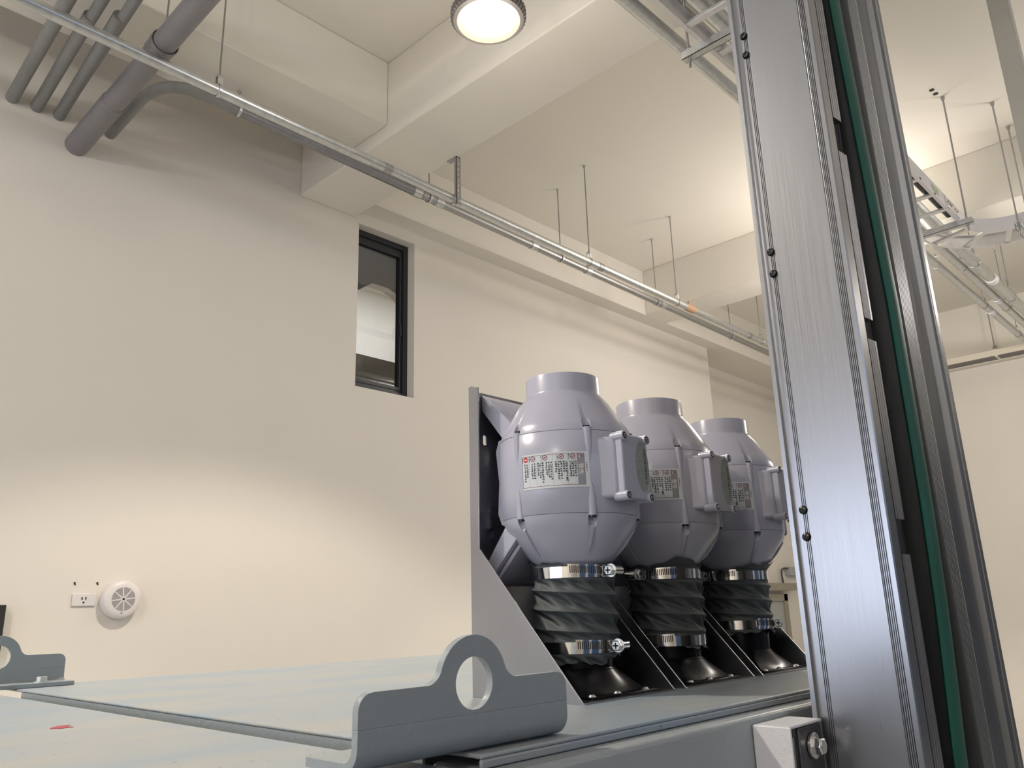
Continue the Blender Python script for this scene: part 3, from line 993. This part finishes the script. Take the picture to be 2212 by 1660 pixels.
t = thing('mounting_bracket', 'pale sheet bracket with hex bolt joining machine frame to post', 'bracket', (0.83, 0.416, -0.27))
finish('angle', B().box(0.7953, 0.7985, 0.3954, 0.436, -0.27, -0.1175).box(0.7985, 0.8745, 0.3985, 0.436, -0.1205, -0.1175), M['white_paint'], t, bevel=0.0012)
finish('backing_plate', B().box(0.822, 0.8745, 0.400, 0.4035, -0.27, -0.1215), M['dark_steel'], t, bevel=0.001)
finish('slot_plate', B().box(0.803, 0.806, 0.398, 0.430, -0.26, -0.128), M['galv_dull'], t, smooth=0)
bo = finish('bolt', B().tube([(0.8485, 0.3995, -0.1405), (0.8485, 0.3960, -0.1405)], 0.0125, 32).tube([(0.8485, 0.3965, -0.1405), (0.8485, 0.3885, -0.1405), (0.8485, 0.3870, -0.1405)], [0.0088, 0.0088, 0.0070], 6), M['chrome'], t, bevel=0.0006)
finish('bolt', B().tube([(0.8485, 0.3995, -0.2105), (0.8485, 0.3960, -0.2105)], 0.0125, 32).tube([(0.8485, 0.3965, -0.2105), (0.8485, 0.3885, -0.2105), (0.8485, 0.3870, -0.2105)], [0.0088, 0.0088, 0.0070], 6), M['chrome'], t, bevel=0.0006)

# ------------------------------------------------------------------ inline fans (h = 0.1 m is the unit of the numbers)
H = 0.1
FX, FY = 0.806, 0.668
PITCH = 0.2025
BASE = (FX, FY, -0.1)


def L2W(b):
    """fan-local units -> eye-relative metres"""
    return b.xf(lambda p: Vector((FX + p.x * H, FY + p.y * H, -0.1 + p.z * H)))


TILT = radians(0.85)


def tilt(b):
    # the fan bodies lean very slightly to the left as seen from the camera
    d = Vector((-0.638, 0.77, 0))
    for i, p in enumerate(b.v):
        k = (p[2] - 1.5) * math.tan(TILT)
        b.v[i] = (p[0] + d.x * k, p[1] + d.y * k, p[2])
    return b


def fpart(name, b, m, parent, **kw):
    return finish(name, L2W(tilt(b)), m, parent, **kw)


def spart(name, b, m, parent, **kw):
    return finish(name, L2W(b), m, parent, **kw)


fan = thing('inline_fan', 'nearest of the three white inline duct fans', 'fan', BASE, 'white inline duct fans on the machine')
BOSS = [238, 298, 358, 58, 118, 175]
BR, BRR = 0.838, 0.058                      # distance of the screw bosses from the axis and their radius


def carve(b, cutters):
    """cut the screw pockets out of a closed shell"""
    obs = []
    for k in (b, cutters):
        me = bpy.data.meshes.new('tmp')
        me.from_pydata(k.v, [], k.f)
        bm = bmesh.new()
        bm.from_mesh(me)
        bmesh.ops.recalc_face_normals(bm, faces=bm.faces[:])
        bm.to_mesh(me)
        bm.free()
        ob = bpy.data.objects.new('tmp', me)
        COL.objects.link(ob)
        obs.append(ob)
    md = obs[0].modifiers.new('cut', 'BOOLEAN')
    md.object = obs[1]
    md.operation = 'DIFFERENCE'
    md.solver = 'EXACT'
    dg = bpy.context.evaluated_depsgraph_get()
    me = bpy.data.meshes.new_from_object(obs[0].evaluated_get(dg))
    r = B()
    r.v = [tuple(v.co) for v in me.vertices]
    r.f = [tuple(p.vertices) for p in me.polygons]
    for ob in obs:
        bpy.data.objects.remove(ob)
    bpy.data.meshes.remove(me)
    return r


def pockets(z0, z1):
    b = B()
    for az in BOSS:
        c_, s_ = cos(radians(az)), sin(radians(az))
        b.tube([(c_ * BR, s_ * BR, z0), (c_ * BR, s_ * BR, z1)], BRR, 24)
    return b


inlet = B().lathe([(0.70, 3.107), (0.68, 3.25), (0.46, 3.55), (0.46, 3.945), (0.485, 3.95), (0.490, 3.94), (0.495, 3.72), (0.505, 3.695), (0.535, 3.66), (0.60, 3.58), (0.79, 3.275), (0.825, 3.225), (0.845, 3.18), (0.862, 3.12), (0.865, 3.107)], 96, close=True)
b = B().lathe([(0.862, 3.103), (0.868, 3.098), (0.878, 2.75), (0.880, 2.6), (0.878, 2.45), (0.868, 2.102), (0.862, 2.097)], 96)

for az in BOSS:
    c_, s_ = cos(radians(az)), sin(radians(az))
    for sg in (1, -1):
        zz = lambda q: 2.6 + sg * (q - 2.6)
        b.tube([(c_ * BR, s_ * BR, zz(3.135)), (c_ * BR, s_ * BR, zz(3.09)), (c_ * 0.842, s_ * 0.842, zz(2.95)), (c_ * 0.852, s_ * 0.852, zz(2.80)), (c_ * 0.866, s_ * 0.866, zz(2.66))], [BRR, BRR, 0.053, 0.035, 0.008], 20)
hs = fpart('motor_housing', b, M['fan'], fan, smooth=50)
for az in BOSS:
    c_, s_ = cos(radians(az)), sin(radians(az))
    fpart('screw', B().cyl((c_ * BR, s_ * BR, 3.134), (c_ * BR, s_ * BR, 3.158), 0.040, 14), M['screw'], hs)
    fpart('screw', B().cyl((c_ * BR, s_ * BR, 2.066), (c_ * BR, s_ * BR, 2.042), 0.040, 14), M['screw'], hs)
b = B().lathe([(0.70, 2.093), (0.865, 2.093), (0.862, 2.08), (0.845, 2.02), (0.815, 1.95), (0.52, 1.575), (0.485, 1.54), (0.44, 1.50), (0.44, 1.36), (0.42, 1.36), (0.42, 1.58), (0.68, 1.95)], 96, close=True)
b = carve(b, pockets(1.6, 2.065))
for az in BOSS:                                    # fins that run the screw bosses down the lower cone
    c_, s_ = cos(radians(az)), sin(radians(az))
    tx = Vector((-s_, c_, 0))
    rd = Vector((c_, s_, 0))
    up = Vector((0, 0, 1))
    prof = [(0.80, 1.955, 0.020), (0.815, 1.925, 0.020), (0.70, 1.755, 0.014), (0.575, 1.625, 0.004), (0.55, 1.61, 0.004)]
    vs = []
    for r, z, wd in prof:
        vs += [rd * r + up * z - tx * wd, rd * r + up * z + tx * wd]
    for r, z, wd in ((0.74, 1.93, 0.02), (0.50, 1.62, 0.01)):
        vs += [rd * r + up * z - tx * wd, rd * r + up * z + tx * wd]
    b.add(vs, [(0, 1, 3, 2), (2, 3, 5, 4), (4, 5, 7, 6), (0, 2, 4, 6, 12, 10), (1, 11, 13, 7, 5, 3)])
fpart('outlet_cone', b, M['fan'], fan, smooth=50)
b = carve(inlet, pockets(3.135, 3.6))
fpart('inlet_cone', b, M['fan'], fan, smooth=45)

# mounting saddle: two arms from the housing to the back plate
up_arm = [(0.885, 3.83), (0.84, 3.805), (0.765, 3.755), (0.70, 3.685), (0.36, 3.355), (0.20, 3.10), (0.45, 3.08), (0.56, 3.21), (0.85, 3.565), (0.885, 3.62)]


def arm(poly):
    b = B()
    b.prism(poly, [], lambda u, v, d: (d, u, v), -0.66, -0.58)
    b.prism(poly, [], lambda u, v, d: (d, u, v), 0.58, 0.66)
    top = poly[:5]
    lo = [(p[0] - 0.02, p[1] - 0.06) for p in top]
    b.prism(top + lo[::-1], [], lambda u, v, d: (d, u, v), -0.58, 0.58)
    bot = poly[6:]
    lo = [(p[0] - 0.02, p[1] + 0.06) for p in bot]
    b.prism(bot + lo[::-1], [], lambda u, v, d: (d, u, v), -0.58, 0.58)
    return b


fpart('mounting_arm', arm(up_arm), M['fan'], fan, bevel=0.0012)
fpart('mounting_arm', arm([(p[0], 5.20 - p[1]) for p in up_arm]), M['fan'], fan, bevel=0.0012)
b = B()
for s in (-1, 1):
    b.prism([(0.30, 2.0), (0.30, 3.2), (0.60, 3.15), (0.66, 3.0), (0.62, 2.6), (0.66, 2.2), (0.60, 2.05)], [], lambda u, v, d: (d, u, v), s * 0.655, s * 0.615)
fpart('saddle_rib', b, M['fan'], fan, bevel=0.001)

# terminal box on the front of the housing
bx0, bx1, bz0, bz1, byf = -0.262, 0.272, 2.245, 3.035, -1.08
tb = fpart('terminal_box', B().prism([(bx0 + 0.008, byf + 0.09), (bx1 - 0.008, byf + 0.09), (bx1 + 0.05, -0.90), (bx1 + 0.11, -0.74), (bx0 - 0.11, -0.74), (bx0 - 0.05, -0.90)], [], XY(0), bz0 + 0.02, bz1 - 0.02), M['fan'], fan, bevel=0.004, seg=3)
fpart('lid', B().box(bx0, bx1, byf, byf + 0.10, bz0, bz1), M['fan'], tb, bevel=0.0025, seg=3)
for sx in (bx0 + 0.035, bx1 - 0.035):
    for sz in (bz0 + 0.035, bz1 - 0.035):
        b = B().tube([(sx, byf + 0.16, sz), (sx, byf - 0.035, sz)], 0.058, 24)
        cb = fpart('corner_post', b, M['fan'], tb, bevel=0.0008)
        fpart('screw', B().cyl((sx, byf - 0.034, sz), (sx, byf - 0.0375, sz), 0.040, 20), M['screw'], tb)
        fpart('screw_head', B().ring((sx, byf - 0.0375, sz), (0, -1, 0), 0.014, 0.026, 0.004, 16), M['galv'], tb)

# ---- printed labels
rnd = random.Random(7)


def glyph(b, put, x, y, s):
    """a character-sized cluster of strokes in a cell of size s (mm), native label axes"""
    k = rnd.randint(3, 5)
    for i in range(k):
        if rnd.random() < 0.55:
            yy = y + rnd.choice((0.12, 0.35, 0.6, 0.85)) * s
            put(b, x + 0.08 * s, yy - 0.13 * s, x + 0.92 * s, yy + 0.13 * s)
        else:
            xx = x + rnd.choice((0.15, 0.4, 0.62, 0.85)) * s
            put(b, xx - 0.13 * s, y + 0.06 * s, xx + 0.13 * s, y + 0.94 * s)


LW, LH = 43.0, 86.0
AZ0 = 181.3


def lab_pt(x, y, off):
    """warning label: native x runs down the housing, native y runs leftwards round it (mm)"""
    u = LH - y
    az = radians(AZ0) + u / 88.0
    r = 0.8805 + off
    return (r * cos(az), r * sin(az), 2.83 - x / 100.0)


def lab_rect(off):
    def put(b, x0, y0, x1, y1):
        n = max(1, int(abs(y1 - y0) / 3))
        m = 1
        vs, fs = [], []
        for i in range(n + 1):
            yy = y0 + (y1 - y0) * i / n
            vs += [lab_pt(x0, yy, off), lab_pt(x1, yy, off)]
        for i in range(n):
            fs.append((2 * i, 2 * i + 1, 2 * i + 3, 2 * i + 2))
        b.add(vs, fs)
    return put


def lab_poly(b, pts, off):
    b.add([lab_pt(p[0], p[1], off) for p in pts], [tuple(range(len(pts)))])


def lab_ring(b, cx, cy, r0, r1, off, n=24):
    vs, fs = [], []
    for k in range(n):
        a = 2 * pi * k / n
        vs += [lab_pt(cx + r0 * cos(a), cy + r0 * sin(a), off), lab_pt(cx + r1 * cos(a), cy + r1 * sin(a), off)]
    for k in range(n):
        j = (k + 1) % n
        fs.append((2 * k, 2 * k + 1, 2 * j + 1, 2 * j))
    b.add(vs, fs)


# sticker as a thin curved plate so that it has an edge
b = B()
nseg = 40
vs, fs = [], []
for i in range(nseg + 1):
    y = LH * i / nseg
    vs += [lab_pt(0, y, 0.0015), lab_pt(LW, y, 0.0015), lab_pt(LW, y, -0.003), lab_pt(0, y, -0.003)]
for i in range(nseg):
    for s in range(4):
        fs.append((4 * i + s, 4 * i + (s + 1) % 4, 4 * i + 4 + (s + 1) % 4, 4 * i + 4 + s))
fs += [(0, 1, 2, 3), tuple(4 * nseg + k for k in (3, 2, 1, 0))]
b.add(vs, fs)
st = fpart('warning_sticker', b, M['sticker'], fan)
st['label'] = 'white warning sticker'
P1 = lab_rect(0.0022)
b = B()
P1(b, 2.5, 6.0, 40.2, 14.8)
fpart('heading_band', b, M['grey_ink'], st, recalc=False)
b = B()
for x0, y0, x1, y1 in ((2.2, 6, 2.7, 86), (40, 6, 40.5, 86), (2.2, 85.6, 40.5, 86.1), (2.2, 5.7, 40.5, 6.2), (3, 26.2, 40, 26.4), (3, 44.2, 40, 44.4), (3, 65.5, 40, 65.7), (3, 75.5, 40, 75.7)):
    lab_rect(0.0026)(b, x0, y0, x1, y1)
for y in (33.7, 54.0, 70.0, 19.8):
    lab_ring(b, 6.0, y, 2.4, 3.3, 0.0030)
    # slash across each sign
    b.add([lab_pt(4.0, y - 2.4, 0.003), lab_pt(4.6, y - 2.8, 0.003), lab_pt(8.0, y + 2.4, 0.003), lab_pt(7.4, y + 2.8, 0.003)], [(0, 1, 2, 3)])
    lab_rect(0.0028)(b, 5.2, y - 1.0, 6.9, y + 1.0)
lab_poly(b, [(2.9, 13.6), (9.2, 13.6), (6.05, 7.0)], 0.0030)
fpart('red_signs', b, M['maroon'], st, recalc=False)
b = B()
lab_ring(b, 6.0, 80.3, 0.0, 3.4, 0.0030)
fpart('stop_sign', b, M['red_ink'], st, recalc=False)
b = B()
lab_rect(0.0036)(b, 5.5, 77.8, 6.5, 82.6)
lab_poly(b, [(3.9, 12.9), (5.65, 12.9), (5.65, 9.4)], 0.0036)
lab_poly(b, [(8.2, 12.9), (6.45, 12.9), (6.45, 9.4)], 0.0036)


def text_shapes(body, size):
    """outline text turned into flat polygons (native mm, baseline at y=0)"""
    cu = bpy.data.curves.new('t', 'FONT')
    cu.body = body
    cu.size = size
    ob = bpy.data.objects.new('t', cu)
    COL.objects.link(ob)
    dg = bpy.context.evaluated_depsgraph_get()
    me = bpy.data.meshes.new_from_object(ob.evaluated_get(dg))
    V = [v.co.copy() for v in me.vertices]
    F = [tuple(p.vertices) for p in me.polygons]
    bpy.data.objects.remove(ob)
    bpy.data.curves.remove(cu)
    bpy.data.meshes.remove(me)
    return V, F


V, F = text_shapes('\u8b66\u544a', 7.0)
if len(V):
    b.add([lab_pt(14.5 + p.x, 13.2 - p.y, 0.0036) for p in V], F)
fpart('white_print', b, M['white_ink'], st, recalc=False)
b = B()
P2 = lab_rect(0.0030)
lines = [(17.0, 7), (20.0, 7), (23.0, 7), (27.8, 9), (31.0, 5), (34.2, 8), (37.4, 8), (40.5, 5), (46.2, 8), (49.2, 7), (52.3, 6), (57.0, 9), (60.0, 7), (63.0, 6), (68.0, 7), (71.4, 7), (78.2, 6), (81.6, 8)]
for y, n in lines:
    for k in range(n):
        glyph(b, P2, 11.0 + 2.85 * k, y - 1.2, 2.4)
for y in (19.8, 33.7, 54.0, 70.0, 80.3):
    for k in range(4):
        glyph(b, P2, 3.0 + 1.65 * k, y + 4.2, 1.45)
for k in range(5):
    glyph(b, P2, 13.5 + 2.3 * k, 2.6, 1.6)
fpart('small_print', b, M['ink'], st, recalc=False)

# oval rating plate on the terminal box lid: native x runs down, y runs leftwards
ocx, ocz, orx, orz = 0.135, 2.66, 0.132, 0.315
b = B().prism([(ocx + orx * cos(2 * pi * k / 48), ocz + orz * sin(2 * pi * k / 48)) for k in range(48)], [], XZ(byf), 0.002, -0.004)
ov = fpart('rating_plate', b, M['oval'], tb, smooth=0)
ov['label'] = 'grey oval rating plate'


def orect(off):
    def put(b, x0, y0, x1, y1):
        # native mm with origin at the top of the oval, y measured from its right edge
        f = lambda x, y: (ocx + orx - y / 100.0, byf - off, ocz + orz - x / 100.0)
        b.add([f(x0, y0), f(x1, y0), f(x1, y1), f(x0, y1)], [(0, 1, 2, 3)])
    return put


b = B()
for k in range(9):
    glyph(b, orect(0.0052), 9.5 + 4.9 * k, 5.0, 4.4)
fpart('dark_print', b, M['oval_dark'], ov, recalc=False)
b = B()
for y, x0, n in ((10.5, 7, 24), (13.2, 11, 20), (15.9, 14, 18), (18.6, 15, 16), (21.3, 20, 9)):
    for k in range(n):
        if rnd.random() < 0.85:
            glyph(b, orect(0.0052), x0 + 1.9 * k, y, 1.7)
fpart('pale_print', b, M['oval_light'], ov, recalc=False)

# ---- folded steel bracket behind each fan
brk = thing('fan_bracket', 'folded stainless steel bracket holding the nearest fan', 'bracket', BASE, 'stainless brackets behind the fans')
side = [(0.94, 0.0), (0.94, 3.905), (0.90, 3.915), (0.755, 3.875), (0.785, 1.775), (-0.80, 0.0)]
for nm, x in (('side_plate', -0.895), ('side_plate', 0.875)):
    spart(nm, B().prism(side, [], YZ(x), 0, 0.02), M['steel'], brk, bevel=0.0004)
slots = []
for sx in (-0.627, 0.627):
    for zc in (3.215, 0.9):
        slots.append([(sx + 0.03 * cos(a) , zc + (0.04 if sin(a) >= 0 else -0.04) + 0.03 * sin(a)) for a in [2 * pi * (k + 0.5) / 16 for k in range(16)]])
spart('back_plate', B().prism([(-0.875, 0.0), (0.875, 0.0), (0.875, 3.865), (-0.875, 3.865)], slots, XZ(0.92), 0, 0.02), M['steel'], brk, smooth=0)
spart('base_plate', B().box(-0.875, 0.875, -0.80, 0.92, 0.0, 0.02), M['steel'], brk, smooth=0)

# ---- black adapter at the foot
ada = thing('duct_adapter', 'black plastic square-to-round adapter under the nearest fan', 'adapter', BASE, 'black adapters under the fans')
b = B()
bxs, b0, b1 = 0.56, -0.60, 0.52
n = 96
vs, fs = [], []
for j in range(9):
    u = j / 8
    for k in range(n):
        a = 2 * pi * k / n
        c_, s_ = cos(a), sin(a)
        q = 1.0 / max(abs(c_), abs(s_))
        rs_x, rs_y = bxs * c_ * q, 0.56 * s_ * q - 0.04
        rc = 0.44
        e = u ** 0.85
        vs.append((rs_x * (1 - e) + rc * c_ * e, rs_y * (1 - e) + rc * s_ * e, 0.045 + 0.275 * u))
for j in range(8):
    for k in range(n):
        k2 = (k + 1) % n
        fs.append((j * n + k, j * n + k2, (j + 1) * n + k2, (j + 1) * n + k))
b.add(vs, fs)
spart('hood', b, M['black_plastic'], ada, smooth=14)
spart('collar', B().lathe([(0.455, 0.30), (0.435, 0.315), (0.435, 1.0), (0.42, 1.0), (0.42, 0.32)], 64), M['black_plastic'], ada)
spart('flange', B().box(-0.62, 0.62, -0.70, 0.58, 0.022, 0.05), M['black_plastic'], ada, bevel=0.001)
for sx in (-0.57, -0.1, 0.45):
    spart('screw', B().lathe([(0.0, 0.078), (0.03, 0.072), (0.05, 0.05)], 16, (sx, -0.65, 0)), M['galv'], ada)


# ---- crumpled flexible hose with worm clamps
def hose_mesh(seed, ztop, zbot, zc_lo, ph):
    rg = random.Random(seed)
    nth, nz = 160, 110
    vs, fs = [], []
    w1 = [rg.uniform(0, 6.28) for _ in range(8)]
    for j in range(nz + 1):
        for k in range(nth):
            th = 2 * pi * k / nth
            u = j / nz
            zt = ztop + 0.05 * sin(2 * th + w1[0]) + 0.03 * sin(5 * th + w1[1]) + 0.012 * sin(13 * th + w1[2])
            zb = zbot + 0.04 * sin(2 * th + w1[3]) + 0.025 * sin(6 * th + w1[4]) + 0.012 * sin(17 * th + w1[5])
            z = zb + (zt - zb) * u
            # winding ridge: one wire helix, pitch 0.225
            s = (z / 0.225 + th / (2 * pi) + ph) % 1.0
            d = abs(s - 0.5) * 2               # 1 on the wire, 0 in the valley
            ridge = d ** 1.6
            # diagonal creases hanging between the windings
            cr = sin(11 * th + 9.0 * s + 0.9 * sin(3 * th + w1[6]) + 1.3 * math.floor(z / 0.225 + th / (2 * pi) + ph))
            crease = (abs(cr) ** 0.7) * (1 if cr > 0 else -1)
            r = 0.475 + 0.075 * ridge + 0.028 * crease * (1 - ridge) * min(1, 3 * s * (1 - s) + 0.2)
            # pressed flat under the two clamps
            for zc, hw in ((1.43, 0.075), (zc_lo, 0.075)):
                e = max(0.0, 1 - max(0.0, abs(z - zc) - hw) / 0.06)
                r = r * (1 - e) + 0.508 * e
            if z > 1.5:
                r = 0.512 + 0.010 * sin(7 * th + w1[7]) * (z - 1.5) / 0.05 * 0.6
            if z > 1.53:
                r = max(r, 0.525 + (z - 1.53) * 0.9)
            vs.append((r * cos(th), r * sin(th), z))
    for j in range(nz):
        for k in range(nth):
            k2 = (k + 1) % nth
            fs.append((j * nth + k, j * nth + k2, (j + 1) * nth + k2, (j + 1) * nth + k))
    return B().add(vs, fs)


def clamp(parent, zc, az, flip=1):
    """stainless worm-drive clamp, screw housing at azimuth az (degrees)"""
    band = spart('hose_clamp', B().lathe([(0.512, zc - 0.062), (0.520, zc - 0.066), (0.520, zc - 0.055), (0.520, zc + 0.055), (0.520, zc + 0.066), (0.512, zc + 0.062)], 96), M['chrome'], parent, smooth=40)
    # overlapping perforated tail and its slots
    a0, a1 = az - flip * 8, az - flip * 62
    n = 24
    vs, fs = [], []
    for i in range(n + 1):
        a = radians(a0 + (a1 - a0) * i / n)
        for r, z in ((0.524, zc - 0.050), (0.532, zc - 0.050), (0.532, zc + 0.075), (0.524, zc + 0.075)):
            vs.append((r * cos(a), r * sin(a), z + 0.02 * i / n))
    for i in range(n):
        for s in range(4):
            fs.append((4 * i + s, 4 * i + (s + 1) % 4, 4 * i + 4 + (s + 1) % 4, 4 * i + 4 + s))
    fs += [(0, 1, 2, 3), tuple(4 * n + k for k in (3, 2, 1, 0))]
    spart('band_tail', B().add(vs, fs), M['chrome'], band, smooth=40)
    b = B()
    for i in range(19):
        f0 = 0.06 + 0.92 * i / 19
        a = radians(a0 + (a1 - a0) * f0)
        a2 = radians(a0 + (a1 - a0) * (f0 + 0.024))
        zz = zc + 0.0125 + 0.02 * f0
        b.add([(0.5335 * cos(a), 0.5335 * sin(a), zz - 0.045), (0.5335 * cos(a2), 0.5335 * sin(a2), zz - 0.04),
               (0.5335 * cos(a2), 0.5335 * sin(a2), zz + 0.045), (0.5335 * cos(a), 0.5335 * sin(a), zz + 0.04)], [(0, 1, 2, 3)])
    spart('band_slots', b, M['holes'], band, recalc=False)
    a = radians(az)
    c = Vector((0.585 * cos(a), 0.585 * sin(a), zc + 0.01))
    tg = Vector((-sin(a), cos(a), 0)) * flip
    spart('screw_housing', B().tube([c - tg * 0.02, c + tg * 0.16], 0.058, 20).tube([c - tg * 0.04, c - tg * 0.02], 0.050, 16), M['chrome'], band, smooth=30)
    sh = c - tg * 0.045
    spart('screw_head', B().tube([sh, sh - tg * 0.055, sh - tg * 0.065], [0.066, 0.066, 0.052], 6).tube([sh + tg * 0.01, sh], 0.080, 20), M['galv'], band, smooth=20)
    e = sh - tg * 0.066
    nr = Vector((cos(a), sin(a), 0))
    b = B()
    for d1, d2 in ((nr, Vector((0, 0, 1))), (Vector((0, 0, 1)), nr)):
        q = [e + d1 * 0.036 + d2 * 0.009, e - d1 * 0.036 + d2 * 0.009, e - d1 * 0.036 - d2 * 0.009, e + d1 * 0.036 - d2 * 0.009]
        b.add([p - tg * 0.002 for p in q], [(0, 1, 2, 3)])
    spart('cross_slot', b, M['holes'], band, recalc=False)


HOSES = ((11, 1.52, 0.41, 0.556, 0.10, 274, 1, 280, 1, 'crumpled black flexible hose with two clamps under the nearest fan'),
         (23, 1.56, 0.46, 0.545, 0.35, 172, -1, 160, -1, 'crumpled black flexible hose with two clamps under the middle fan'),
         (37, 1.57, 0.56, 0.690, 0.60, 150, -1, 300, 1, 'crumpled black flexible hose with two clamps under the farthest fan'))
for i, (sd, zt, zb, zc, ph, a1, f1, a2, f2, lab) in enumerate(HOSES):
    hs_ = thing('flexible_hose', lab, 'hose', BASE, 'flexible hoses under the fans')
    spart('sleeve', hose_mesh(sd, zt, zb, zc, ph), M['hose'], hs_, smooth=60, recalc=False)
    clamp(hs_, 1.43, a1, f1)
    clamp(hs_, zc, a2, f2)
    hs_.location.x += PITCH * i

FANL = ('nearest', 'middle', 'farthest')
for i in (1, 2):
    for src, txt in ((fan, '%s of the three white inline duct fans'), (brk, 'folded stainless steel bracket holding the %s fan'), (ada, 'black plastic square-to-round adapter under the %s fan')):
        c = copy_tree(src)
        c.location.x += PITCH * i
        c['label'] = txt % FANL[i]
